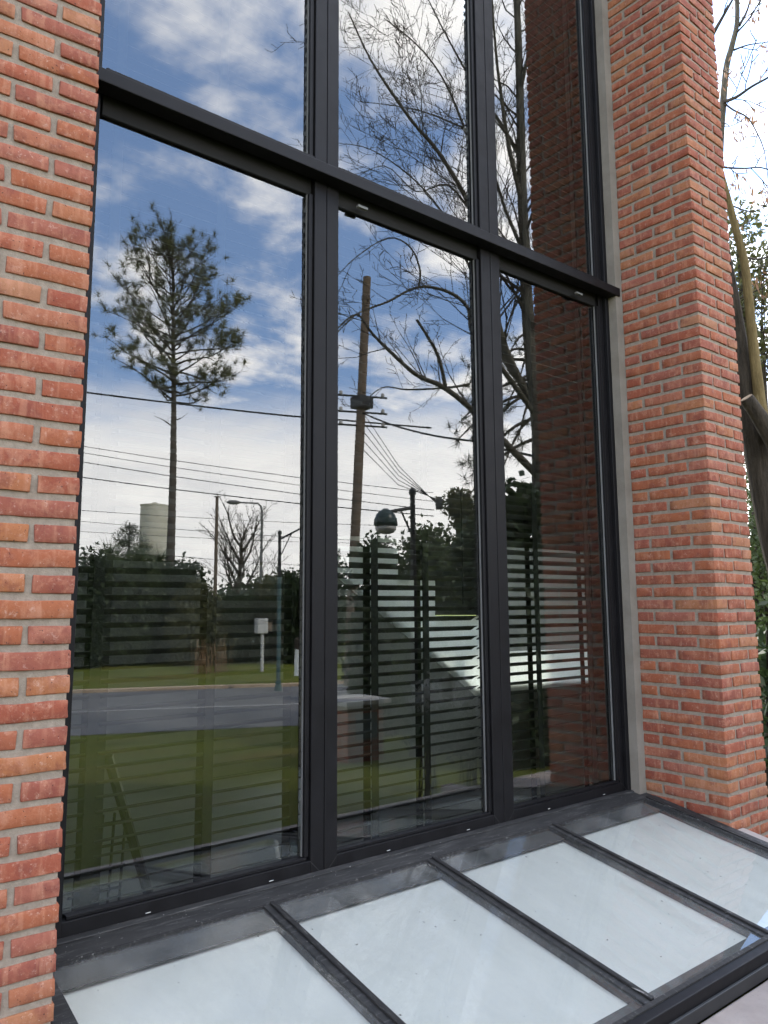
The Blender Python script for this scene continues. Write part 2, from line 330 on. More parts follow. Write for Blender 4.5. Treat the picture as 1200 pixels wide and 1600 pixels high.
# ---------------------------------------------------------------- brick work
PITCH_C = 0.0725; BH = 0.0525
def courses(z0, n, zm, pm, up, dn):
    out = []; z = z0
    for _ in range(n):
        p = pm - (up if z > zm else dn)*(z-zm)**2; out.append((z, p)); z += p
    return out
_bm_cache = {}
def brick_mesh(lx, ly, var):
    """a hand-made brick lx by ly by BH, centred, rounded and a little uneven"""
    key = (round(lx, 3), round(ly, 3), var)
    if key in _bm_cache: return _bm_cache[key]
    r = .0032
    def seg(L, n): 
        h = L/2; return [-h, -h+r] + [(-h+r)+(L-2*r)*i/(n) for i in range(1, n)] + [h-r, h]
    xs, ys, zs = seg(lx, 5 if lx > .18 else 3), seg(ly, 5 if ly > .18 else 3), seg(BH, 2)
    rs = np.random.default_rng(hash(key) % 99991)
    idx = {}; V = []
    ph = rs.uniform(0, 6.28, 6); am = rs.uniform(.0005, .0015, 6)
    def vid(i, j, k):
        if (i, j, k) in idx: return idx[(i, j, k)]
        p = np.array([xs[i], ys[j], zs[k]]); h = np.array([lx, ly, BH])/2
        inner = np.clip(p, -h+r, h-r); d = p-inner; L = np.linalg.norm(d)
        if L > 1e-9: p = inner + d/L*r
        p = p + np.array([am[0]*math.sin(p[2]*60+p[1]*17+ph[0]), am[1]*math.sin(p[0]*38+p[2]*45+ph[1]), am[2]*1.1*math.sin(p[0]*25+ph[2]) + am[3]*math.sin(p[1]*31+ph[3])]) + rs.normal(0, .0007, 3)
        idx[(i, j, k)] = len(V); V.append(p); return idx[(i, j, k)]
    Fc = []; nx, ny, nz = len(xs)-1, len(ys)-1, len(zs)-1
    for i in range(nx):
        for j in range(ny):
            Fc.append((vid(i,j,0), vid(i,j+1,0), vid(i+1,j+1,0), vid(i+1,j,0))); Fc.append((vid(i,j,nz), vid(i+1,j,nz), vid(i+1,j+1,nz), vid(i,j+1,nz)))
    for i in range(nx):
        for k in range(nz):
            Fc.append((vid(i,0,k), vid(i+1,0,k), vid(i+1,0,k+1), vid(i,0,k+1))); Fc.append((vid(i,ny,k), vid(i,ny,k+1), vid(i+1,ny,k+1), vid(i+1,ny,k)))
    for j in range(ny):
        for k in range(nz):
            Fc.append((vid(0,j,k), vid(0,j,k+1), vid(0,j+1,k+1), vid(0,j+1,k))); Fc.append((vid(nx,j,k), vid(nx,j+1,k), vid(nx,j+1,k+1), vid(nx,j,k+1)))
    me = np_mesh('brick', V, Fc); me.polygons.foreach_set('use_smooth', [True]*len(me.polygons)); me.materials.append(M['brick'])
    _bm_cache[key] = me; return me
def lay(parent, x0, x1, y0, y1, z, pivot=None, ang=0, h=None):
    """one brick filling x0..x1, y0..y1 with its bed at z"""
    me = brick_mesh(x1-x0, y1-y0, random.randrange(4))
    o = bpy.data.objects.new('brick', me); COL.objects.link(o)
    p = Vector(((x0+x1)/2 + random.uniform(-.0015, .0015), (y0+y1)/2 + random.uniform(-.0025, .0025), z+(h or BH)/2+random.uniform(-.0012, .0012)))
    a = random.gauss(0, .006)
    if pivot is not None:
        q = Matrix.Rotation(ang, 3, 'Z') @ (p-pivot); p = q+pivot; a += ang
    o.location = p - parent.location; o.rotation_euler = (random.gauss(0, .004), random.gauss(0, .004), a); o.parent = parent
    if h: o.scale = (1, 1, h/BH)
    return o
J = .019
def right_courses(z, k, par, h):
    X0, X1, Y0, Y1 = 4.37, 4.83, -.62, -.10
    w = .115
    if k % 2 == 0:
        lay(par, X0, X0+.222, Y0, Y0+.122, z, h=h); lay(par, X0+.222+J, X1, Y0, Y0+w, z, h=h)
        y = Y0+.122+J; lay(par, X0, X0+w, y, y+.255, z, h=h); y += .255+J; lay(par, X0, X0+w, y, Y1, z, h=h)
    else:
        lay(par, X0, X0+.118, Y0, Y0+.262, z, h=h); lay(par, X0+.118+J, X0+.118+J+.195, Y0, Y0+w, z, h=h); lay(par, X0+.118+2*J+.195, X1, Y0, Y0+w, z, h=h)
        y = Y0+.262+J; lay(par, X0, X0+w, y, Y1, z, h=h)
Z0 = 0.2125
pr = empty('brick_pillar', (4.6, -.36, 0), 'tall red brick pillar at the right of the window, seen on its corner', 'brick pillar', 'brick pillars beside the window')
MB().box(4.376, 4.824, -.613, -.008, -.1, 7.6).build('mortar_core', M['mortar'], pr)
nc = 80; cs = courses(.0675, nc, 1.7, .0752, .00042, .0035)
for k, (z, p) in enumerate(cs): right_courses(z, k, pr, p*.715)
bulk = MB(); zt_ = cs[-1][0]+cs[-1][1]-nc*PITCH_C        # courses above the picture, joined
for k in range(nc, nc+24):
    zz_ = zt_+k*PITCH_C; o_ = 0 if k % 2 else .13
    y = -.62
    for a, b in ((0, .122+o_), (.141+o_, .396+o_*.98 if k % 2 == 0 else .52), ): bulk.box(4.37, 4.485, y+a, min(-.1, y+b), zz_, zz_+BH)
    for a, b in ((.12, .24), (.259, .46)): bulk.box(4.37+a, 4.37+b, -.62, -.505, zz_, zz_+BH)
tag(bulk.build('upper_courses', M['brick'], pr), kind='stuff')
pl = empty('brick_pillar', (.55, -.3, 0), 'red brick pillar at the left edge, its flat face towards the viewer', 'brick pillar', 'brick pillars beside the window')
PV = Vector((.776, -.47, 0)); PA = rad(-3.0)
cb = MB().box(.32, .770, -.463, -.01, -.1, 7.6); 
cb.v = [tuple((Matrix.Rotation(PA, 3, 'Z') @ (Vector(v)-PV)) + PV) for v in cb.v]
cb.build('mortar_core', M['mortar'], pl)
for k, (z, p) in enumerate(courses(.366, 60, 1.65, .0755, .0028, .0075)):
    h = p*.715
    if k % 2 == 0: row = ((.776-.122, .776), (.776-.122-J-.18, .776-.122-J), (.316, .776-.122-2*J-.18))
    else: row = ((.776-.247, .776), (.316, .776-.247-J))
    for a, b in row: lay(pl, a, b, -.47, -.355, z, PV, PA, h)
    if k % 2 == 0: lay(pl, .661, .776, -.335, -.1, z, PV, PA, h)
    else: lay(pl, .661, .776, -.335, -.1, z, PV, PA, h)

# ---------------------------------------------------------------- the house round the window
hs = empty('house', (3, 2, 0), 'house front with tall dark interior behind the window', 'house')
MB().box(4.30, 4.3745, -.10, .24, .30, 7.6).build('render_strip', M['strip'], hs)
MB().box(.70, .775, -.09, .24, .30, 7.6).build('render_strip', M['strip'], hs)
MB().box(-3.0, .30, -.02, .25, -.1, 7.6).build('wall', M['strip'], hs)
MB().box(-3.0, -2.8, .25, 2.8, -.1, 7.6).build('wall', M['dark_wall'], hs)
MB().box(4.70, 5.95, .0, .24, -.1, 7.6).build('wall', M['strip'], hs)
MB().box(5.95, 6.10, .0, 2.8, -.1, 7.6).build('wall', M['grey_wall'], hs)
MB().box(-2.8, 3.75, 2.6, 2.8, -.1, 7.6).build('back_wall', M['mid_wall'], hs)
MB().box(3.75, 5.95, 2.6, 2.8, 3.2, 7.6).build('back_wall', M['grey_wall'], hs)
MB().box(3.75, 5.95, 2.6, 2.8, -.1, .5).build('back_wall', M['grey_wall'], hs)
for x in (3.75, 4.80, 5.87): MB().box(x, x+.08, 2.62, 2.74, .5, 3.2).build('added_window_post', M['frame'], hs)  # unseen back window, added to light the stair screen from behind
MB().box(3.75, 5.95, 2.66, 2.67, .5, 3.2).build('added_window_pane', M['clear'], hs)
MB().box(-2.8, 5.95, .05, .62, .16, .30).build('floor', M['floor'], hs)
MB().box(-2.8, 5.95, .62, 2.6, .15, .29).build('floor', M['grey_wall'], hs)
MB().box(-3.0, 6.1, -.02, 1.5, 7.6, 7.9).build('roof', M['strip'], hs)
MB().box(-3.0, 6.1, 2.3, 2.8, 7.6, 7.9).build('roof', M['strip'], hs)
MB().box(-3.0, 6.1, 1.5, 2.3, 7.70, 7.72).build('added_rooflight', M['frosted'], hs)  # unseen frosted roof panel, added so daylight brightens the interior
MB().box(.775, 4.30, .02, .26, .18, .43).build('sill_wall', M['dark_wall'], hs)

# ---------------------------------------------------------------- window
wnd = empty('window', (2.6, 0, .46), 'tall dark framed window of six panes reflecting sky and trees', 'window')
def fbox(name, x0, x1, y0, y1, z0, z1, mat='frame', par=wnd, bev=.003): return MB().box(x0, x1, y0, y1, z0, z1).build(name, M[mat], par, bevel=bev)
YF, YB = -.032, .05
panes_x = [(.945, 1.928), (2.098, 3.062), (3.248, 4.205)]
lev = [(.532, 3.535), (3.745, 7.35)]
m1 = fbox('mullion', 1.952, 2.0205, YF, YB, .462, 7.45); fbox('mullion', 2.0235, 2.092, YF, YB, .462, 7.45)
fbox('mullion', 3.090, 3.1655, YF, YB, .462, 7.45); fbox('mullion', 3.1685, 3.245, YF, YB, .462, 7.45)
fbox('side_frame', .790, .928, YF, YB, .467, 7.45)
sf = fbox('side_frame', 4.222, 4.262, YF+.012, YB, .467, 7.45); fbox('side_frame', 4.264, 4.298, YF-.012, YB, .467, 7.45)
fbox('frame_groove', 4.205, 4.224, -.004, YB, .50, 7.45)
for x0, x1 in ((.945, 1.951), (2.093, 3.089), (3.246, 4.221)):
    r = fbox('bottom_rail', x0-.02 if x0 < 1 else x0, x1, YF, YB, .462, .525)
    fbox('glazing_bead', x0, x1-.012, YF+.010, .008, .5255, .538, par=wnd, bev=.002)
    fbox('top_rail', x0, x1, -.004, YB, 3.545, 3.66, 'cable')  # near-black material stands in for the deep shade under the transom
    fbox('upper_rail', x0, x1, YF, YB, 3.66, 3.735)
    for z0, z1 in ((.539, 3.544), (3.736, 7.40)):     # upright bead on the far side of each pane
        fbox('glazing_bead', x1-.0235, x1-.0015, YF+.012, .008, z0, z1, bev=.002)
        MB().box(x1-.0265, x1-.0237, -.004, .006, z0, z1).build('spacer_line', M['pole'], wnd)
tr = fbox('transom', .70, 4.335, -.112, YF-.001, 3.612, 3.668, bev=.003)
for i, (x0, x1) in enumerate(panes_x):
    for z0, z1 in lev:
        mb = MB().box(x0-.012, x1+.012, .009, .019, z0-.02, z1+.02)
        o = mb.build('glass_pane', M['clear'], wnd); o.data.materials.append(M['glass'])
        for p in o.data.polygons: p.material_index = 1 if p.normal.y < -.9 else 0
        cvec = Vector(((x0+x1)/2, .014, (z0+z1)/2)); o.data.transform(Matrix.Translation(cvec) @ Matrix.Rotation(rad(random.uniform(-.07, .07)), 4, 'X') @ Matrix.Rotation(rad(random.uniform(-.10, .10)), 4, 'Z') @ Matrix.Translation(-cvec))
for x0, x1 in ((.945, 1.951), (2.093, 3.089), (3.246, 4.221)):
    for f in (.28, .8): MB().box(x0+(x1-x0)*f, x0+(x1-x0)*f+.020, YF-.0008, YF+.002, .484, .4868).build('drain_slot', M['box'], wnd)
    for xe, sg in ((x0, 1), (x1, -1)):
        if xe < 1: continue
        MB().prism([(xe-sg*.055, YF-.0006, .468), (xe-sg*.0525, YF-.0006, .468), (xe+sg*.0025, YF-.0006, .523), (xe, YF-.0006, .523)][::sg], (0, .002, 0)).build('mitre_joint', M['weathered'], wnd)
for x in (2.20, 3.95):
    MB().box(x, x+.06, -.050, YF-.0005, 3.556, 3.568).build('bracket', M['pole'], wnd)

# ---------------------------------------------------------------- skylight at the foot of the window
TN = math.tan(rad(10.5))
def zs(y): return .465 + (y+.03)*TN
sk = empty('skylight', (2.5, -.7, .2), 'sloping glass skylight with black bars and white shaft at the foot of the window', 'skylight')
def slab(name, x0, x1, y0, y1, up, dn, mat, par=sk, bev=0):
    pts = [(x0, y0, zs(y0)-dn), (x0, y1, zs(y1)-dn), (x0, y1, zs(y1)+up), (x0, y0, zs(y0)+up)]
    return MB().prism(pts, (x1-x0, 0, 0)).build(name, M[mat], par, bevel=bev)
bars = (1.678, 2.535, 3.395); XL, XR = .835, 4.30
slab('flashing', .60, 4.374, -.150, -.0335, .006, .06, 'weathered', bev=.003)
slab('flashing_lip', .60, 4.374, -.062, -.034, .013, -.0065, 'weathered', bev=.002)
slab('flashing_lip', .60, 4.33, -.158, -.1505, .009, .01, 'seal', bev=.002)
fr_ = slab('side_frame', 4.258, 4.366, -1.30, -.158, .014, .05, 'weathered', bev=.004); slab('seal_strip', 4.268, 4.30, -1.29, -.16, .022, -.0145, 'seal', fr_)
fl_ = slab('side_frame', .785, .852, -1.30, -.158, .010, .05, 'weathered', bev=.004)
ff_ = slab('front_frame', .785, 4.366, -1.318, -1.262, .012, .085, 'frame', bev=.004); slab('seal_strip', .80, 4.36, -1.285, -1.268, .018, -.0125, 'seal', ff_)
slab('drip_edge', .79, 4.36, -1.330, -1.3185, -.028, .075, 'steel', bev=.003)
for b in bars:
    g = slab('glazing_bar', b-.030, b+.030, -1.262, -.159, .009, .06, 'weathered', bev=.004)
    slab('seal_strip', b-.004, b+.016, -1.2615, -.1595, .020, -.0095, 'seal', g, bev=.003)
edges = [XL] + list(bars) + [4.27]
for i in range(4):
    x0 = edges[i]+(.0305 if i else .018); x1 = edges[i+1]-(.0305 if i < 3 else .012)
    o = slab('glass_pane', x0, x1, -1.2615, -.159, 0, .012, 'clear'); o.data.materials.append(M['sglass'])
    for p in o.data.polygons: p.material_index = 1 if p.normal.z > .9 else 0
    slab('dark_border', x0, x1, -.262, -.159, -.014, .018, 'frit'); slab('dark_border', x0, x1, -1.2615, -1.205, -.014, .018, 'frit')
# white tray under the glass
sh = MB(); xa, xb, ya, yb = .80, 4.33, -1.262, -.155; dp = .034
sh.quad((xa,ya,zs(ya)-dp),(xb,ya,zs(ya)-dp),(xb,yb,zs(yb)-dp),(xa,yb,zs(yb)-dp)); sh.quad((xa,yb,zs(yb)-dp),(xb,yb,zs(yb)-dp),(xb,yb,zs(yb)-.02),(xa,yb,zs(yb)-.02))
sh.quad((xb,ya,zs(ya)-dp),(xb,ya,zs(ya)-.02),(xb,yb,zs(yb)-.02),(xb,yb,zs(yb)-dp)); sh.quad((xa,ya,zs(ya)-dp),(xa,yb,zs(yb)-dp),(xa,yb,zs(yb)-.02),(xa,ya,zs(ya)-.02))
sh.quad((xa,ya,zs(ya)-dp),(xa,ya,zs(ya)-.02),(xb,ya,zs(ya)-.02),(xb,ya,zs(ya)-dp))
sh.build('shaft_lining', M['white'], sk)
lt = MB(); g = np.random.default_rng(5)
for i in range(90):
    x = g.uniform(.9, 4.2); y = g.uniform(-1.2, -.27); L = g.uniform(.002, .007); a = g.uniform(0, 6.28); dx, dy = math.cos(a)*L, math.sin(a)*L; w = g.uniform(.3, .6)
    lt.quad(*[(x+ux, y+uy, zs(y+uy)+.0012) for ux, uy in ((-dx, -dy), (dy*w, -dx*w), (dx, dy), (-dy*w, dx*w))])
tag(lt.build('leaf_litter', M['bark_dark']), 'tiny dark specks of leaf litter scattered on the skylight glass', 'litter', None, 'stuff')
# concrete that carries the skylight
cc = MB()
cc.box(-.6, 6.2, -1.66, -1.331, -.3, .150)
tag(cc.build('pavement', M['apron'], bevel=.01), 'pinkish concrete ledge in front of the skylight', None, None, 'structure')
kr = MB(); pts = [(4.375, -.628, -.3), (4.375, -1.70, -.3), (4.375, -1.70, zs(-1.33)-.03), (4.375, -1.33, zs(-1.33)-.012), (4.375, -.628, zs(-.628)-.006)]
kr.prism(pts, (.11, 0, 0))
tag(kr.build('kerb', M['apron'], bevel=.006), 'pale sloping concrete upstand beside the skylight', None, None, 'structure')
kl = MB(); pts = [(.60, -.485, -.3), (.60, -1.33, -.3), (.60, -1.33, zs(-1.33)-.02), (.60, -.485, zs(-.485)-.006)]
kl.prism(pts, (.17, 0, 0))
tag(kl.build('kerb', M['apron'], bevel=.006), 'concrete upstand under the left brick pillar', None, None, 'structure')

# ---------------------------------------------------------------- blinds
_slat = {}
def blind(x0, x1, z0, z1, label, tapes):
    b = empty('venetian_blind', ((x0+x1)/2, .13, z1), label, 'blind', 'venetian blinds behind the glass')
    wl_ = .054; th = .0028; t = rad(24); key = round(x1-x0, 3)
    if key not in _slat:
        mb = MB(); n = 5; L = (x1-x0)/2
        for sgn in (1, -1):
            pass
        prof = []
        for i in range(n+1):
            v = -wl_/2 + wl_*i/n; prof.append((v, .0025*(1-(2*v/wl_)**2)))
        pts = [(-L, y*math.cos(t), -y*math.sin(t) + h) for y, h in prof] + [(-L, y*math.cos(t), -y*math.sin(t) + h - th) for y, h in reversed(prof)]
        mb.prism(pts, (2*L, 0, 0)); me = mb.mesh('slat'); me.materials.append(M['slat']); _slat[key] = me
    z = z1-.06; 
    while z > z0:
        o = bpy.data.objects.new('slat', _slat[key]); COL.objects.link(o); o.parent = b
        o.location = (0, 0, z-z1); o.rotation_euler = (random.gauss(0, .012), random.gauss(0, .0006), 0); z -= .0535
    MB().box(x0, x1, .10, .16, z1-.05, z1).build('head_rail', M['slat'], b); MB().box(x0, x1, .105, .155, z0-.035, z0-.015).build('bottom_rail', M['slat'], b)
    for fx in tapes:
        for yy in (.098, .162):
            MB().box(fx-.022, fx+.022, yy-.0008, yy+.0008, z0-.03, z1-.01).build('ladder_tape', M['tape'], b)
    MB().tube([(x1-.12, .09, z1-.05), (x1-.125, .088, z0+1.1)], .0025, 5).build('pull_cord', M['tape'], b)
    return b
for (x0, x1), l, tp_ in zip(((.86, 2.00), (2.03, 3.14), (3.18, 4.29)), ('left', 'middle', 'right'), ((1.05, 1.53, 1.95), (2.41, 2.75), (3.64, 4.14))):
    blind(x0, x1, .50, 3.62, 'grey venetian blind with wide tapes behind the lower %s pane' % l, tp_)
    blind(x0, x1, 3.74, 7.4, 'grey venetian blind behind the upper %s pane' % l, tp_)

# ---------------------------------------------------------------- inside: stair parapet and steel stair
par = empty('stair', (4.2, 1.15, .3), 'white stepped stair screen above a dark flight behind the middle and right blinds', 'stair')
YP = 1.15
def HY(px, py, y=YP):
    d = _ray(px, py); t = (y+D)/d.y; return Vector((0, -D, H)) + d*t
pp = [(500,838),(622,838),(622,905),(680,905),(680,962),(750,962),(785,1018),(958,1012),(958,1070),(785,1080),(745,1088),(500,878)]
MB().prism([HY(*q) for q in pp][::-1], (0, .012, 0)).build('parapet', M['backlit'], par)  # made translucent so light from the added back window brightens the white parapet
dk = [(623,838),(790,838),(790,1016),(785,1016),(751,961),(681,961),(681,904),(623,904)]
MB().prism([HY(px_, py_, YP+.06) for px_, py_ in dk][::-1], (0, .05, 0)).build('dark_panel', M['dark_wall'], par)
MB().box(2.95, 5.94, YP+.05, YP+.10, 2.052, 3.5).build('added_view_blocker', M['dark_wall'], par)  # added panel that hides the bright added back window from view
a, b_, c_, d_ = HY(500, 866), HY(745, 1076), HY(785, 1070), HY(958, 1062)
MB().prism([Vector((v.x, YP+.02, v.z)) for v in (a, b_, c_, d_)] + [Vector((d_.x, YP+.02, .31)), Vector((a.x, YP+.02, .31))], (0, .1, 0)).build('under_wall', M['stair_wall'], par)
st = empty('steel_staircase', (2.0, 1.6, .3), 'black steel staircase with diagonal stringer behind the left blind', 'staircase')
mb = MB().tube([(.75, 1.7, 5.2), (3.6, 1.7, 2.25)], .10, 4); mb.build('stringer', M['steel'], st)
MB().tube([(.75, 1.7, 6.1), (3.6, 1.7, 3.15)], .025, 8).build('handrail', M['steel'], st)
for i in range(9):
    f = i/8; x = .85+2.7*f; z = 5.2-2.95*(x-.75)/2.85; MB().tube([(x, 1.7, z), (x, 1.7, z+.9)], .010, 6).build('baluster', M['steel'], st)
for k in range(3):
    MB().tube([(.75, 1.7, 5.45+k*.2), (3.6, 1.7, 2.5+k*.2)], .006, 5).build('rail_wire', M['steel'], st)
MB().box(1.15, 1.23, .45, .53, .3, 4.6).build('post', M['steel'], st)
gt = empty('steel_grating', (1.3, .6, .3), 'black steel grating leaning inside at the bottom left', 'grating')
MB().tube([(1.28, .55, .95), (1.52, .62, .30)], .022, 6).build('leg', M['steel'], gt); MB().tube([(1.20, .5, .80), (1.30, .75, .30)], .018, 6).build('leg', M['steel'], gt)
for i in range(5): MB().tube([(1.15+i*.05, .5, .72), (1.18+i*.05, .62, .31)], .006, 5).build('bar', M['steel'], gt)
for i in range(4): MB().tube([(1.15, .51+i*.03, .68-i*.10), (1.38, .51+i*.03, .68-i*.10)], .006, 5).build('bar', M['steel'], gt)

# ---------------------------------------------------------------- plants
def leaf_cloud(blobs, n, size, seed, asp=.5, droop=.0, shell=.55):
    """n small pointed leaves spread through ellipsoids (cx, cy, cz, rx, ry, rz)"""
    g = np.random.default_rng(seed); B = np.array(blobs, float); vol = np.cbrt(B[:,3]*B[:,4]*B[:,5])**2
    which = g.choice(len(B), n, p=vol/vol.sum()); d = g.normal(size=(n, 3)); d /= np.linalg.norm(d, axis=1)[:, None]
    rr = shell + (1-shell)*g.random(n)**.6; rr *= 1 + .22*np.sin(d[:,0]*7+which) * np.sin(d[:,1]*6+2*which) + .15*np.sin(d[:,2]*11+which*3)
    c = B[which,:3] + d*B[which,3:]*rr[:, None] + g.normal(0, size*.8, (n, 3))
    a = g.normal(size=(n, 3)); a[:,2] -= droop; a /= np.linalg.norm(a, axis=1)[:, None]
    b = np.cross(a, g.normal(size=(n, 3))); b /= np.linalg.norm(b, axis=1)[:, None]
    L = size*g.uniform(.6, 1.3, n)[:, None]; Wd = L*asp*.5
    V = np.stack([c-a*L*.5, c+b*Wd, c+a*L*.5, c-b*Wd], 1).reshape(-1, 3)
    return V, np.arange(4*n).reshape(-1, 4)
def tufts(points, dirs, n, ln, wd, seed):
    """needle tufts: n thin needles round every point"""
    g = np.random.default_rng(seed); P_ = np.repeat(np.array(points, float), n, 0); Dd = np.repeat(np.array(dirs, float), n, 0); k = len(P_)
    d = Dd*.75 + g.normal(size=(k, 3)); d /= np.linalg.norm(d, axis=1)[:, None]
    s = np.cross(d, g.normal(size=(k, 3))); s /= np.linalg.norm(s, axis=1)[:, None]
    L = ln*g.uniform(.6, 1.15, k)[:, None]; o = P_ - Dd*ln*.5*g.random(k)[:, None]
    V = np.stack([o-s*wd, o+s*wd, o+d*L], 1).reshape(-1, 3); return V, np.arange(3*k).reshape(-1, 3)
def wiggle(p0, d, L, n, amp, g, lift=0.):
    pts = [Vector(p0)]; d = Vector(d).normalized()
    for i in range(n):
        d = (d + Vector(g.normal(0, amp, 3)) + Vector((0, 0, lift/n))).normalized(); pts.append(pts[-1] + d*(L/n))
    return pts
def sample(pts, t):
    f = t*(len(pts)-1); i = min(int(f), len(pts)-2); return pts[i].lerp(pts[i+1], f-i), (pts[i+1]-pts[i]).normalized()
def branch_out(mb, pts, r0, level, g, dens, spread=.9, ratio=.55, lift=.15, maxlev=2, tips=None, tmin=.25, minlen=.12, sides=(6, 4, 3, 3), rmin=.0042, wig=.13):
    """side shoots along a limb, recursively"""
    L = sum((pts[i+1]-pts[i]).length for i in range(len(pts)-1))
    n = max(2, int(L*dens[level]))
    for i in range(n):
        t = tmin + (1-tmin)*(i+g.random())/n; p, d = sample(pts, min(t, .999))
        side = Vector(g.normal(size=3)); side = (side - d*side.dot(d)).normalized()
        nd = (d*(1.05-spread*.5) + side*spread*.8 + Vector((0, 0, lift))).normalized()
        l = L*ratio*(1.05-t*.65)*g.uniform(.5, 1.2); l = max(minlen, l)
        rr = r0*(1-t*.75)*.5
        q = wiggle(p, nd, l, 4 if level < 2 else 3, wig, g, lift)
        mb.tube(q, [max(rmin, rr*(1-.85*k/(len(q)-1))) for k in range(len(q))], sides[level], cap=False)
        if level < maxlev: branch_out(mb, q, rr, level+1, g, dens, spread, ratio, lift, maxlev, tips, .2, minlen, sides, rmin, wig)
        elif tips is not None: tips.append((q[-1], (q[-1]-q[-2]).normalized()))
def limb(mb, pts, r0, r1, sides=8):
    """smooth a coarse limb and add it"""
    out = []
    P4 = [pts[0]] + list(pts) + [pts[-1]]
    for i in range(1, len(P4)-2):
        a, b, c, d = P4[i-1], P4[i], P4[i+1], P4[i+2]
        for k in range(4):
            t = k/4; out.append(.5*((2*b) + (c-a)*t + (2*a-5*b+4*c-d)*t*t + (3*b-3*c+d-a)*t**3))
    out.append(Vector(pts[-1])); n = len(out)-1
    mb.tube(out, [r0+(r1-r0)*(k/n)**.8 for k in range(n+1)], sides); return out

def pine(name, base, height, r0, crown_z, crown_r, label, seed, nb=46, tuft=(26, .26, .006), mat='needle', lean=(0, 0), low=()):
    g = np.random.default_rng(seed); t = empty(name, base, label, 'tree'); base = Vector(base)
    tr = [base + Vector((lean[0]*f+.12*math.sin(f*5+seed), lean[1]*f+.12*math.cos(f*4), height*f)) for f in [i/12 for i in range(13)]]
    mb = MB(); mb.tube(tr, [r0*(1-.86*i/12) for i in range(13)], 10); br = MB(); tips = []
    for i in range(nb):
        f = (i+.5)/nb; z = crown_z + (height-.25-crown_z)*f; p, _ = sample(tr, z/height)
        prof = math.sin(math.pi*(.25+.62*f)); L = crown_r*prof*g.uniform(.7, 1.1); az = i*2.399+g.normal(0, .3)
        up = -.05+1.25*f; dv = Vector((math.cos(az), math.sin(az), up))
        q = wiggle(p, dv, L*(1+.2*up), 6, .13, g, .5); br.tube(q, [max(.008, r0*.24*(1-.5*f)*(1-.85*k/6)) for k in range(7)], 5, cap=False)
        branch_out(br, q, r0*.16, 1, g, (0, 3.2, 3.6), .8, .42, .30, 2, tips, .30, .18)
        tips.append((q[-1], (q[-1]-q[-2]).normalized()))
    for zf, az, L in low:
        p, _ = sample(tr, zf); q = wiggle(p, (math.cos(az), math.sin(az), .3), L, 5, .2, g, .2); br.tube(q, [.04*(1-.8*k/5) for k in range(6)], 4, cap=False); branch_out(br, q, .02, 2, g, (0, 0, 3), .9, .4, .1, 2, None)
    mb.build('trunk', M['bark_pine'], t, smooth=True); br.build('branches', M['bark_dark'], t)
    keep = [k for k in range(len(tips)) if g.random() < .58 - .5*max(0, (tips[k][0].z-base.z-crown_z)/(height-crown_z) - .45)]
    V, Fc = tufts([tips[k][0] for k in keep], [tips[k][1] for k in keep], tuft[0], tuft[1], tuft[2], seed+1)
    obj('crown', np_mesh('crown', V, Fc), M[mat], t); return t
def bare_tree(name, base, height, r0, label, seed, spread=1.0, cat='tree', group=None, mat='bark'):
    g = np.random.default_rng(seed); t = empty(name, base, label, cat, group); base = Vector(base); mb = MB(); br = MB()
    tr = wiggle(base, (0, 0, 1), height*.62, 8, .05, g, .3); mb.tube(tr, [r0*(1-.6*i/8) for i in range(9)], 8)
    for i in range(13):
        f = .28+.72*i/12; p, d = sample(tr, min(.999, f)); az = i*2.4
        q = wiggle(p, Vector((math.cos(az)*spread, math.sin(az)*spread, .75+.6*f)), height*(.55-.18*f), 6, .12, g, .45)
        br.tube(q, [max(.012, r0*.42*(1-.9*k/6)) for k in range(7)], 5, cap=False); branch_out(br, q, r0*.34, 1, g, (0, 3.0, 3.2), .8, .5, .3, 2, None, .2, .3, (6, 4, 3, 3), .013, .14)
    mb.build('trunk', M[mat], t, smooth=True); br.build('branches', M['bark_dark'], t); return t
def bush(name, blobs, n, size, mat, label, seed, cat='bush', group=None, asp=.5, stem=True):
    c = np.mean(np.array(blobs)[:, :2], 0); zg = ground_z(*c); t = empty(name, (c[0], c[1], zg), label, cat, group)
    V, Fc = leaf_cloud(blobs, n, size, seed, asp); obj('crown', np_mesh('crown', V, Fc), M[mat], t)
    if stem:
        mb = MB(); g = np.random.default_rng(seed)
        for b in blobs[:6]:
            mb.tube([(c[0]+g.normal(0, .2), c[1]+g.normal(0, .2), zg-.1), ((c[0]+b[0])/2, (c[1]+b[1])/2, (zg+b[2])/2), (b[0], b[1], b[2])], [.09, .06, .02], 6)
        mb.build('trunk', M['bark_dark'], t)
    return t

# the tall pine across the street
pb = MIR(264, 1030, 39); pb.z = ground_z(pb.x, pb.y)-.05
pine('pine_tree', pb, 20.7, .27, 12.6, 4.0, 'tall pine with bare trunk and open rounded crown across the street', 5, nb=66, tuft=(34, .44, .0105), lean=(-.4, .1), low=((.60, 2.2, 1.9), (.55, 2.8, 1.5), (.49, 2.5, 1.2), (.57, -.4, 1.0)))
# far bare tree
bb = MIR(367, 935, 60); bb.z = ground_z(bb.x, bb.y)
bare_tree('bare_tree', bb, 11.3, .28, 'small leafless tree with rounded crown far beyond the hedge', 21, .85)

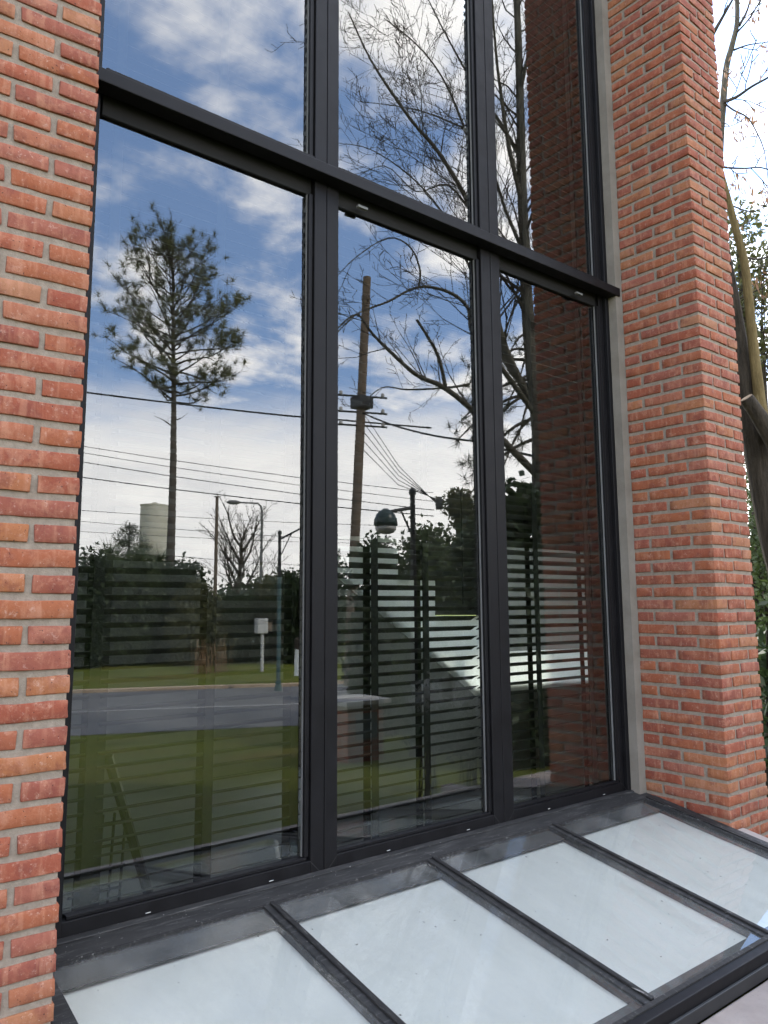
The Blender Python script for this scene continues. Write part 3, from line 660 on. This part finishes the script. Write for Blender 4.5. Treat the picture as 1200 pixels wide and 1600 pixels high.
# hedge trees beyond the far verge, left to right in the reflection
hd = [ # px, top py, range, half width px, material, label
 (128, 868, 36, 34, 'leaf_dark', 'dense dark bush at the far left end of the hedge'), (190, 872, 37, 40, 'leaf_mid', 'olive green bush below the dark cedar'),
 (262, 880, 38, 42, 'leaf_dark', 'dark hedge bush behind the pine trunk'), (318, 900, 36, 34, 'leaf_olive', 'brownish hedge bush below the small leafless tree'),
 (372, 905, 37, 40, 'leaf_dark', 'dark hedge bush behind the meter box'), (430, 893, 38, 40, 'leaf_olive', 'olive hedge bush behind the teal lamp post'),
 (490, 868, 36, 40, 'leaf_dark', 'tall dark bush beside the white painted post')]
for i, (px, py, r, hw, mt, lb) in enumerate(hd):
    bl = []; g = np.random.default_rng(100+i); top = MIR(px, py, r); zg = ground_z(top.x, top.y); w = hw*r/1230
    for k in range(9):
        o = MIR(px+g.uniform(-hw, hw), py, r+g.uniform(-1.2, 1.2)); hgt = (top.z-zg)*g.uniform(.28, .86)
        bl.append((o.x, o.y, zg+hgt, w*g.uniform(.45, .75), w*g.uniform(.45, .75), (top.z-zg)*g.uniform(.16, .28)))
    bl.append((top.x, top.y, zg+(top.z-zg)*.42, w*1.05, w*.8, (top.z-zg)*.44))
    for k in range(7):
        o = MIR(px-hw+2*hw*(k+.5)/7, py, r-.9+g.uniform(-.3, .3)); bl.append((o.x, o.y, zg+.75, w*.36, w*.36, .95))
    bush('hedge_bush', bl, 13000, .22, mt, lb, 200+i, 'bush', 'hedge bushes across the street', .55)
# dark cedar
def cedar(base, height, rad_, label, seed):
    g = np.random.default_rng(seed); t = empty('cedar_tree', base, label, 'tree'); base = Vector(base); mb = MB(); mb.tube([base, base+Vector((0, 0, height))], [.28, .03], 8).build('trunk', M['bark_dark'], t)
    bl = []
    for i in range(44):
        f = (i+.5)/44; z = height*(.25+.73*f); R_ = rad_*(1-f)**.75+.15; az = i*2.4+g.normal(0, .2)
        for q in (.35, .7, 1.0): bl.append((base.x+math.cos(az)*R_*q, base.y+math.sin(az)*R_*q, base.z+z-.12*R_*q, .35*R_*.6+.18, .35*R_*.6+.18, .10))
    V, Fc = leaf_cloud(bl, 16000, .16, seed, .35, .2, .2); obj('crown', np_mesh('crown', V, Fc), M['leaf_dark'], t); return t
cb_ = MIR(198, 960, 52); cb_.z = ground_z(cb_.x, cb_.y); cedar(cb_, 7.9, 3.2, 'dark layered cedar in front of the water tower', 31)
for i, (px, py, r) in enumerate(((172, 862, 38), (222, 868, 38), (250, 872, 38.5))):     # spiky palm-like tops
    c = MIR(px, py, r); t = empty('cabbage_palm', (c.x, c.y, ground_z(c.x, c.y)), ['spiky palm at the left of the cedar', 'spiky palm under the cedar crown', 'spiky palm against the pine trunk'][i], 'palm', 'spiky palms above the hedge')
    MB().tube([(c.x, c.y, ground_z(c.x, c.y)), (c.x, c.y, c.z-.1)], [.14, .09], 8).build('trunk', M['bark'], t)
    V, Fc = tufts([c]*4, [Vector((0, 0, .4))]*4, 34, 1.0, .022, 70+i); obj('crown', np_mesh('crown', V, Fc), M['leaf_mid'], t)
# distant wood on the horizon
bl = []; g = np.random.default_rng(3)
for i in range(90):
    a = -1.0+2.6*i/89; r = g.uniform(95, 140); x = math.sin(a)*r; y = 2.9-math.cos(a)*r; hgt = g.uniform(3.5, 7.5)
    bl.append((x, y, -.9+hgt*.5, 3.6, 3.6, hgt*.55))
V, Fc = leaf_cloud(bl, 60000, .8, 8, .6, 0, .3)
tag(obj('far_wood', np_mesh('far_wood', V, Fc), M['leaf_dark']), 'dark far wood along the horizon beyond the street', 'wood', None, 'stuff')
# reeds and dry stems
for i, px in enumerate((318, 330, 345)):
    c = MIR(px, 1046, 30.5+.4*i); zg = ground_z(c.x, c.y); mb = MB(); g = np.random.default_rng(40+i)
    for k in range(26):
        a = Vector((c.x+g.normal(0, .28), c.y+g.normal(0, .28), zg-.05)); mb.tube([a, a+Vector((g.normal(0, .12), g.normal(0, .12), g.uniform(.7, 1.5)))], [.012, .005], 3, cap=False)
    tag(mb.build('reed_clump', M['reed']), 'clump of dry reddish reeds at the foot of the hedge, %s of three' % ('left', 'middle', 'right')[i], 'reeds', 'reed clumps')

# water tower
tb = MIR(239, 880, 150); tb.z = -.9; R_ = 2.55
wt = empty('water_tower', tb, 'cream cylindrical water tower rising behind the cedar', 'water tower')
hT = MIR(239, 787, 150).z+.9
MB().lathe(tb, [(R_*.8, 0), (R_*.8, hT*.40), (R_, hT*.45), (R_, hT-.25), (R_*1.02, hT-.25), (R_*1.02, hT), (R_*.2, hT+.15)], 40).build('drum', M['tower'], wt)
MB().lathe(tb+Vector((0, 0, hT+.1)), [(.5, 0), (.5, .35), (.1, .5)], 16).build('hatch', M['tower'], wt)

# street lamps, poles
def post(name, base, top, r, mat, par): return MB().tube([base, base.lerp(top, .5), top], [r, r*.85, r*.7], 10).build(name, M[mat], par)
t0 = MIR(335, 1000, 45); t0.z = ground_z(t0.x, t0.y)
sp = empty('wooden_post', t0, 'plain grey brown post left of the small leafless tree', 'post'); e = MIR(335, 775, 45); e = Vector((t0.x, t0.y, e.z)); post('shaft', t0, e, .12, 'wood', sp)
MB().box(e.x-.13, e.x+.13, e.y-.13, e.y+.13, e.z, e.z+.06).build('cap', M['wood'], sp)
t0 = MIR(407, 1000, 45); t0.z = ground_z(t0.x, t0.y)
sl = empty('street_lamp', t0, 'slender street lamp with curved top bending left', 'street lamp', 'street lamps'); top = MIR(407, 800, 45); top = Vector((t0.x, t0.y, top.z)); post('pole', t0, top, .10, 'pole', sl)
hd_ = MIR(374, 783, 45); dv = hd_-top; pts = [top, top+Vector((0, 0, dv.z*.6))+dv*.04, top+Vector((dv.x*.18, dv.y*.18, dv.z*.95)), hd_]
MB().tube(pts, [.07, .06, .05, .04], 8).build('arm', M['pole'], sl); u = Vector((dv.x, dv.y, 0)).normalized()
MB().tube([hd_-u*.1, hd_+u*.15, hd_+u*.5, hd_+u*.7], [.05, .13, .13, .04], 10).build('lamp_head', M['pole'], sl)
def arm_lamp(base, top, head, label, rr, lower, brace=.75, dome=False):
    t = empty('street_lamp', base, label, 'street lamp', 'street lamps'); mid = base.lerp(top, .72)
    MB().tube([base, mid], [rr*1.15, rr], 12).build('lower_pole', M[lower], t); MB().tube([mid, top], [rr*.9, rr*.85], 12).build('upper_pole', M['steel'], t)
    MB().lathe(top, [(rr*1.2, 0), (rr*1.2, .06), (rr*.4, .10)], 12).build('cap', M['steel'], t)
    MB().lathe(base, [(rr*2.2, 0), (rr*2.0, .05), (rr*1.3, .30)], 12).build('foot', M[lower], t)
    st_ = top-Vector((0, 0, .18)); MB().tube([st_, head], [rr*.6, rr*.5], 8).build('arm', M['steel'], t)
    MB().tube([top-Vector((0, 0, brace)), st_.lerp(head, .45)], [rr*.3, rr*.3], 6).build('brace', M['steel'], t)
    if dome:
        lh = MB().lathe(head+Vector((0, 0, -.20)), [(.13, 0), (.16, .03), (.155, .10), (.12, .18), (.06, .23), (.03, .25)], 20).build('lamp_head', M['lampg'], t, smooth=True)
        MB().lathe(head+Vector((0, 0, -.27)), [(.05, -.02), (.11, .0), (.14, .04), (.14, .08)], 20).build('lens', M['ceram'], t, smooth=True)
    else:
        u = (head-st_).normalized(); MB().tube([head, head+u*.15, head+u*.55, head+u*.62], [.05, .11, .09, .03], 10).build('lamp_head', M['steel'], t)
    return t
b0 = MIR(435, 1067, 24); b0.z = ground_z(b0.x, b0.y); tp = MIR(437, 832, 24); tp = Vector((b0.x, b0.y, tp.z)); he = MIR(478, 820, 24.2)
arm_lamp(b0, tp, he, 'lamp post with teal lower pole standing on the far verge', .055, 'teal')
b0 = MIR(650, 900, 10.5); b0.z = ground_z(b0.x, b0.y); tp = MIR(650, 772, 10.5); tp = Vector((b0.x, b0.y, tp.z)); he = MIR(606, 800, 10.3)
arm_lamp(b0, tp, he, 'near lamp post with green dome lamp on a braced arm', .042, 'steel', .6, True)
# utility pole
ub = MIR(548, 1000, 25); ub.z = ground_z(ub.x, ub.y); ut = MIR(577, 432, 25)
up_ = empty('utility_pole', ub, 'tall brown wooden utility pole leaning slightly, hung with cables', 'utility pole')
MB().tube([ub, ub.lerp(ut, .5), ut], [.17, .155, .14], 12).build('shaft', M['wood'], up_)
def on_pole(py):
    f = (py-432)/(1000-432); z = MIR(560, py, 25).z; k = (z-ub.z)/(ut.z-ub.z); return ub.lerp(ut, k)
c = on_pole(630)
MB().box(c.x-.26, c.x+.30, c.y-.26, c.y+.26, c.z-.16, c.z+.22).build('junction_box', M['steel'], up_)
for k, dz in enumerate((.25, -.3, -.75)):
    q = c+Vector((0, 0, dz)); MB().tube([q-ROAD_U*.8, q+ROAD_U*.9], .035, 6).build('cross_arm', M['steel'], up_)
    for f in (-.7, .75): MB().lathe(q+ROAD_U*f, [(.03, 0), (.06, .04), (.06, .12), (.02, .16)], 10).build('insulator', M['ceram'], up_)
cc_ = MIR(690, 785, 24); MB().lathe(cc_, [(.10, -.2), (.12, -.1), (.12, .1), (.06, .2)], 14).build('cable_coil', M['steel'], up_)
for k in range(5): MB().tube([on_pole(640+14*k), on_pole(640+14*k).lerp(cc_, .5)-Vector((0, 0, .35)), cc_+Vector((0, 0, -.1+.05*k))], .012, 4).build('drop_cable', M['cable'], up_)

# overhead wires along the street
def wire(p, q, sag, r, label, n=20):
    pts = [p.lerp(q, i/n) - Vector((0, 0, sag*4*(i/n)*(1-i/n))) for i in range(n+1)]
    tag(MB().tube(pts, r, 5).build('overhead_wire', M['cable']), label, 'wire', 'overhead wires along the street')
def ext(a, b, k0=.35, k1=.6): return a-(b-a)*k0, b+(b-a)*k1
wr = [((135, 607), (475, 645), 27, 25.5, .030, 'thick dark cable, highest one crossing the pine trunk'), ((133, 692), (475, 740), 26, 24.5, .011, 'thin wire just above the middle of the pale sky, first below the thick cable'),
      ((133, 702), (475, 752), 26, 24.5, .010, 'second thin wire below the thick cable'), ((131, 716), (475, 766), 26, 24.5, .013, 'third thin wire below the thick cable'), ((130, 740), (475, 781), 27, 25.5, .017, 'doubled wire passing just over the water tower'),
      ((128, 793), (470, 812), 38, 38, .012, 'wire crossing the top of the water tower'), ((128, 810), (470, 835), 38, 38, .012, 'upper of the wires crossing the middle of the water tower'), ((127, 826), (470, 842), 40, 40, .011, 'lower of the wires crossing the middle of the water tower'),
      ((126, 852), (470, 878), 40, 40, .012, 'lowest wire, just above the hedge')]
for a, b, r1, r2, th, lb in wr:
    p, q = ext(MIR(*a, r1), MIR(*b, r2)); wire(p, q, .12, th, lb)
p = c+Vector((0, 0, -.3)); wire(p, MIR(742, 688, 19), .15, .028, 'thick cable running right from the utility pole'); wire(MIR(742, 688, 19), MIR(900, 722, 14), .05, .028, 'thick cable between the leafless tree and the brick pillar')

# meter box on a post, white post, brick gate pier
b0 = MIR(410, 1030, 31); b0.z = ground_z(b0.x, b0.y); bx = MIR(409, 976, 31); mbx = empty('meter_box', b0, 'pale meter box on a white post in front of the hedge', 'meter box')
MB().box(b0.x-.05, b0.x+.05, b0.y-.05, b0.y+.05, b0.z, bx.z-.28).build('post', M['box'], mbx); MB().box(bx.x-.22, bx.x+.22, bx.y-.14, bx.y+.14, bx.z-.28, bx.z+.30).build('cabinet', M['box'], mbx, bevel=.01); MB().box(bx.x+.24, bx.x+.42, bx.y-.1, bx.y+.1, bx.z-.2, bx.z+.15).build('side_box', M['wood'], mbx)
b0 = MIR(467, 1042, 29); b0.z = ground_z(b0.x, b0.y); wp = empty('gate_post', b0, 'white painted post with dark cap at the edge of the hedge', 'post')
MB().lathe(b0, [(.17, 0), (.16, .5), (.15, .95)], 12).build('shaft', M['parapet'], wp); MB().lathe(b0+Vector((0, 0, .95)), [(.17, 0), (.17, .35), (.1, .42)], 12).build('cap', M['bark_dark'], wp)
b0 = MIR(556, 1205, 10.2); zt = MIR(556, 1090, 10.2).z; zg = ground_z(b0.x, b0.y)
gp = empty('brick_pier', (b0.x, b0.y, zg), 'low brick pier with cap slab and glazed panel on the lawn', 'brick pier')
a = Vector((b0.x, b0.y, 0)); 
MB().box(a.x-.28, a.x+.28, a.y-.25, a.y+.25, zg-.1, zt-.06).build('mortar_core', M['mortar'], gp); MB().box(a.x-.36, a.x+.36, a.y-.33, a.y+.33, zt-.06, zt).build('cap', M['cap'], gp, bevel=.008)
nz_ = int((zt-.08-zg)/PITCH_C)
for k in range(nz_):
    z = zg + k*PITCH_C + .004; off = 0 if k % 2 else .13
    for q in range(3):
        x0 = a.x-.287+q*.196; lay(gp, x0, x0+.180, a.y+.15, a.y+.258, z)
    lay(gp, a.x-.288, a.x-.18, a.y-.25, a.y-.06, z); lay(gp, a.x-.288, a.x-.18, a.y-.045, a.y+.13, z)
MB().box(a.x-.17, a.x+.17, a.y+.262, a.y+.275, zg+.30, zt-.16).build('panel', M['glass_dark'], gp)

# ---------------------------------------------------------------- big leafless tree near the lawn (right half of the reflection)
g = np.random.default_rng(77)
base = MIR(872, 1040, 13.5); base.z = ground_z(base.x, base.y)
bt = empty('leafless_tree', base, 'large leafless tree whose branches spread over the middle panes', 'tree')
mb = MB(); br = MB(); tw = MB()
trunk = limb(mb, [base]+[MIR(px, py, r) for px, py, r in ((858, 820, 13.5), (845, 680, 13.4), (832, 560, 13.4), (823, 430, 13.5), (815, 290, 13.6), (812, 140, 13.8), (806, -20, 14.0), (800, -190, 14.2))], .17, .05, 12)
limbs = [(((838, 640, 13.4), (792, 545, 13.2), (768, 450, 13.0), (742, 340, 12.9), (690, 245, 12.7), (640, 185, 12.5), (580, 95, 12.3), (545, 20, 12.1)), .075, .012),
 (((835, 610, 13.4), (790, 560, 13.8), (775, 430, 14.2), (752, 290, 14.6), (722, 190, 14.9), (690, 120, 15.2), (650, 70, 15.5), (600, 30, 15.8)), .055, .010),
 (((845, 745, 13.5), (790, 690, 13.1), (742, 640, 12.8), (695, 603, 12.5), (655, 585, 12.3), (615, 550, 12.1), (585, 520, 11.9), (560, 490, 11.7), (528, 515, 11.5)), .07, .010),
 (((700, 604, 12.5), (690, 560, 12.5), (672, 525, 12.4), (655, 498, 12.3)), .035, .022),
 (((840, 650, 13.4), (775, 560, 12.6), (742, 520, 12.3), (735, 480, 12.1), (705, 455, 12.0), (658, 447, 11.8), (610, 470, 11.5), (560, 490, 11.3), (520, 530, 11.0)), .05, .008),
 (((658, 447, 11.8), (660, 420, 11.8), (645, 385, 11.7), (610, 370, 11.6), (560, 400, 11.4), (525, 435, 11.2)), .02, .006),
 (((735, 600, 12.8), (700, 605, 12.6), (640, 608, 12.4), (600, 605, 12.2), (560, 640, 12.0)), .025, .006),
 (((818, 330, 13.6), (795, 230, 13.3), (780, 130, 13.1), (770, 30, 12.9), (765, -60, 12.8)), .05, .012),
 (((820, 400, 13.5), (790, 330, 14.0), (770, 270, 14.4), (745, 215, 14.8), (700, 190, 15.2), (640, 170, 15.6), (560, 160, 16.0)), .04, .008),
 (((815, 250, 13.6), (780, 190, 13.9), (745, 140, 14.2), (700, 60, 14.5), (660, -20, 14.8)), .045, .01),
 (((790, 545, 13.2), (740, 420, 13.6), (690, 330, 13.8), (640, 275, 14.0), (580, 235, 14.2), (530, 225, 14.4)), .03, .006),
 (((742, 340, 12.9), (700, 290, 13.3), (650, 300, 13.5), (600, 260, 13.7), (540, 290, 13.9)), .022, .005),
 (((812, 150, 13.8), (830, 60, 13.6), (850, -40, 13.4)), .04, .012), (((830, 540, 13.4), (850, 440, 13.2), (865, 330, 13.0)), .04, .012)]
for pts, r0, r1 in limbs:
    P_ = [MIR(*q) for q in pts]; q = limb(br, P_, r0, r1, 7); branch_out(tw, q, r0*.55, 1, g, (0, 3.5, 4.3, 4.4), .85, .40, .16, 3, None, .12, .14, (6, 4, 3, 3), .0045, .12)
branch_out(tw, trunk, .10, 1, g, (0, 1.8, 3.0, 3.4), .9, .18, .3, 3, None, .40, .2, (6, 4, 3, 3), .0045, .12)
mb.build('trunk', M['bark'], bt, smooth=True); br.build('limbs', M['bark'], bt, smooth=True); tw.build('twigs', M['bark_dark'], bt)

# pine and leafy bushes at the right of the reflection
pb = MIR(842, 1040, 17); pb.z = ground_z(pb.x, pb.y)
t = empty('dark_pine', pb, 'dark pine with drooping needle clusters behind the leafless tree', 'tree'); g = np.random.default_rng(91)
mb = MB(); br = MB(); trk = limb(mb, [pb, MIR(845, 800, 17), MIR(842, 640, 17), MIR(838, 560, 17), MIR(835, 500, 17)], .22, .08, 10); tips = []
for px, py, r in ((800, 545, 16.5), (770, 575, 16), (815, 585, 16.5), (735, 600, 15.8), (725, 655, 15.6), (755, 690, 15.8), (742, 740, 15.7), (790, 640, 16.2), (715, 690, 15.6), (735, 775, 15.8), (810, 690, 16.4), (785, 735, 16)):
    p, _ = sample(trk, min(.99, max(.3, (1040-py-40)/540))); q = limb(br, [p, p.lerp(MIR(px, py, r), .5)+Vector((0, 0, .25)), MIR(px, py, r)], .05, .012, 6); branch_out(br, q, .03, 1, g, (0, 3.0, 4.5), .8, .4, .1, 2, tips, .45, .14)
mb.build('trunk', M['bark'], t, smooth=True); br.build('branches', M['bark_dark'], t)
V, Fc = tufts([a for a, _ in tips], [b for _, b in tips], 24, .24, .006, 92); obj('crown', np_mesh('crown', V, Fc), M['needle_dark'], t)
bs = [((812, 800, 9.0), (30, 26), 900, .16, 'leaf_dark', 'dark broad-leaved bush close to the brick pillar in the reflection', 3200), ((770, 880, 10.5), (45, 60), 1, .14, 'leaf_dark', 'dark bush below the drooping pine', 7000), ((690, 880, 13), (60, 55), 1, .13, 'leaf_mid', 'yellow green bush behind the dome lamp post', 8000),
      ((600, 890, 15), (45, 55), 1, .13, 'leaf_dark', 'dark bush below the utility pole', 7000), ((726, 800, 20), (20, 30), 1, .14, 'leaf_olive', 'airy small tree top above the bushes', 1400), ((840, 930, 9.5), (60, 90), 1, .15, 'leaf_dark', 'tall dark bush beside the brick pillar', 8000), ((660, 985, 16), (80, 60), 1, .14, 'leaf_dark', 'low dark bush at the edge of the street', 8000), ((740, 1000, 11.5), (70, 70), 1, .14, 'leaf_dark', 'low dark bush right of the dome lamp post', 8000)]
for i, ((px, py, r), (hw, hh), _, sz, mt, lb, n) in enumerate(bs):
    g = np.random.default_rng(300+i); bl = []
    for k in range(8):
        o = MIR(px+g.uniform(-.7, .7)*hw, py+g.uniform(-.6, .6)*hh, r+g.uniform(-.5, .5)*hw*r/1250*1.2)
        zq = ground_z(o.x, o.y)
        if 'airy' not in lb: bl.append((o.x, o.y, zq+(o.z-zq)*.42, hw*r/1250*.5, hw*r/1250*.5, (o.z-zq)*.46))
        w = hw*r/1250*g.uniform(.4, .65); bl.append((o.x, o.y, o.z, w, w, hh*r/1250*g.uniform(.35, .6)))
    bush('garden_bush', bl, int(n*1.5), sz, mt, lb, 320+i, 'bush', 'bushes at the right of the lawn')
for i, (px, py, r, sp_) in enumerate(((672, 1088, 7.0, .13), (738, 1090, 6.6, .16))):
    c = MIR(px, py, r); zg = ground_z(c.x, c.y); t = empty('flowering_shrub', (c.x, c.y, zg), ['small shrub with pale flower heads near the brick pier', 'second pale flowering shrub, nearer the brick pillar'][i], 'shrub', 'pale flowering shrubs')
    mb = MB(); g = np.random.default_rng(60+i)
    for k in range(14):
        e = c+Vector((g.normal(0, sp_), g.normal(0, sp_), g.normal(0, sp_*.8))); mb.tube([(c.x+g.normal(0, .05), c.y+g.normal(0, .05), zg-.03), (c.x+(e.x-c.x)*.4, c.y+(e.y-c.y)*.4, zg+(e.z-zg)*.6), e], [.007, .005, .003], 4, cap=False)
    mb.build('stems', M['bark_dark'], t); V, Fc = leaf_cloud([(c.x, c.y, c.z, sp_, sp_, sp_*.9)], 420, .05, 62+i, .5, 0, .1); obj('flower_heads', np_mesh('flower_heads', V, Fc), M['flower'], t)
    V, Fc = leaf_cloud([(c.x, c.y, c.z-.25, sp_*1.2, sp_*1.2, sp_*1.4)], 500, .08, 64+i, .4, 0, .1); obj('leaves', np_mesh('leaves', V, Fc), M['leaf_dark'], t)

# ---------------------------------------------------------------- trees seen directly at the right edge
g = np.random.default_rng(15)
tb = AT(1290, 1240, 7.2)
t1 = empty('old_tree', tb, 'dark leaning trunk with a sawn-off limb right of the brick pillar', 'tree'); mb = MB()
q = limb(mb, [AT(1290, 1240, 7.2), AT(1245, 960, 7.2), AT(1212, 840, 7.2), AT(1186, 720, 7.2), AT(1168, 620, 7.2), AT(1152, 530, 7.2), AT(1138, 440, 7.2), AT(1120, 340, 7.3)], .17, .05, 14); mb.build('trunk', M['bark_dark'], t1, smooth=True)
mb = MB(); limb(mb, [AT(1218, 705, 7.0), AT(1195, 665, 6.95), AT(1180, 642, 6.9), AT(1166, 622, 6.85)], .075, .055, 12); mb.build('sawn_limb', M['bark_dark'], t1, smooth=True)
e = AT(1166, 622, 6.85); u = (AT(1166, 622, 6.85)-AT(1180, 642, 6.9)).normalized(); MB().tube([e-u*.002, e+u*.004], [.052, .05], 14).build('cut_face', M['wood'], t1)
mb = MB(); limb(mb, [AT(1205, 690, 7.1), AT(1190, 640, 7.1), AT(1183, 590, 7.1), AT(1176, 530, 7.1), AT(1170, 470, 7.1), AT(1163, 410, 7.1), AT(1150, 360, 7.1), AT(1134, 300, 7.1), AT(1120, 250, 7.1)], .05, .028, 10); mb.build('stem', M['bark_pale'], t1, smooth=True)
mb = MB(); MB().tube([AT(1186, 640, 7.0), AT(1182, 618, 7.0)], [.012, .012], 8).build('stub', M['bark_pale'], t1)
tb = AT(1140, 1240, 10); tb.z = -.05
t2 = empty('thin_tree', tb, 'thin leafless tree with hanging dry pods against the sky at the upper right', 'tree'); mb = MB(); tw = MB(); tips = []
q = limb(mb, [tb, AT(1118, 500, 10), AT(1124, 250, 10), AT(1130, 160, 10), AT(1135, 105, 10), AT(1144, 70, 10), AT(1152, 30, 10), AT(1150, -40, 10), AT(1150, -120, 10)], .06, .022, 10); mb.build('trunk', M['bark'], t2, smooth=True)
for pts, r0 in ((((1128, 160, 10), (1150, 152, 9.8), (1175, 135, 9.6), (1205, 118, 9.4), (1240, 90, 9.2)), .024), (((1112, 258, 10), (1136, 262, 10), (1165, 263, 9.8), (1190, 262, 9.6), (1230, 275, 9.4)), .016), (((1130, 160, 10), (1146, 172, 9.9), (1168, 184, 9.8), (1185, 212, 9.7), (1195, 240, 9.6), (1200, 280, 9.5)), .013),
    (((1147, 78, 10), (1170, 70, 10.2), (1200, 66, 10.4)), .014), (((1155, 40, 10), (1168, 15, 10.1), (1176, -20, 10.2)), .02), (((1152, 50, 10), (1170, 30, 9.8), (1188, 0, 9.6), (1200, -30, 9.5)), .014), (((1110, 60, 9.5), (1130, 25, 9.5), (1150, -10, 9.5)), .03),
    (((1160, 400, 10.4), (1185, 405, 10.2), (1215, 395, 10)), .02), (((1140, 320, 10.5), (1180, 330, 10.4), (1220, 300, 10.2)), .012), (((1190, 640, 11), (1195, 560, 11), (1190, 480, 11), (1198, 400, 11)), .02), (((1150, 470, 10.5), (1180, 455, 10.4), (1215, 440, 10.2)), .014)):
    q = limb(tw, [AT(*p) for p in pts], r0, r0*.35, 6); branch_out(tw, q, r0*.6, 1, g, (0, 4.6, 5, 4), .85, .46, .03, 2, tips, .06, .14, (6, 4, 3, 3), .006, .16)
tw.build('branches', M['bark_dark'], t2)
pv, pf = leaf_cloud([(a.x, a.y, a.z-.06, .05, .05, .09) for a, _ in tips[::5]], 620, .10, 77, .22, 2.5, .2); tag(obj('pods', np_mesh('pods', pv, pf), M['leaf_dry'], t2), kind='stuff')
def direct_bush(pts, n, sz, mt, name, label, seed, cat='bush', asp=.5):
    bl = []; g = np.random.default_rng(seed)
    for px, py, r, w in pts: c = AT(px, py, r); bl.append((c.x, c.y, c.z, w, w, w*.9))
    return bush(name, bl, n, sz, mt, label, seed, cat, None, asp)
direct_bush([(1150, 350, 11, .35), (1160, 400, 11, .4), (1170, 450, 11, .45), (1190, 500, 11, .5), (1150, 470, 11, .4), (1185, 560, 11.2, .5), (1160, 550, 11, .45), (1145, 600, 11, .4), (1200, 430, 11.4, .4)], 4200, .085, 'leaf_olive', 'evergreen_tree', 'small-leaved evergreen crown behind the leaning trunk', 501, 'tree')
direct_bush([(1160, 800, 10.5, .8), (1190, 780, 10.8, .7), (1200, 880, 10.4, .9), (1160, 900, 10.2, .8), (1190, 980, 9.8, .9), (1230, 830, 10.6, .9), (1215, 960, 10, .9), (1200, 1060, 9.6, .9)], 12000, .075, 'leaf_mid', 'garden_hedge', 'thick green hedge right of the brick pillar', 502, 'hedge')
direct_bush([(1200, 985, 7.6, .22), (1205, 1030, 7.5, .28), (1200, 1110, 7.4, .35), (1210, 1180, 7.3, .4)], 700, .15, 'leaf_dark', 'laurel_shrub', 'broad-leaved dark shrub low beside the brick pillar', 503, 'shrub', .4)
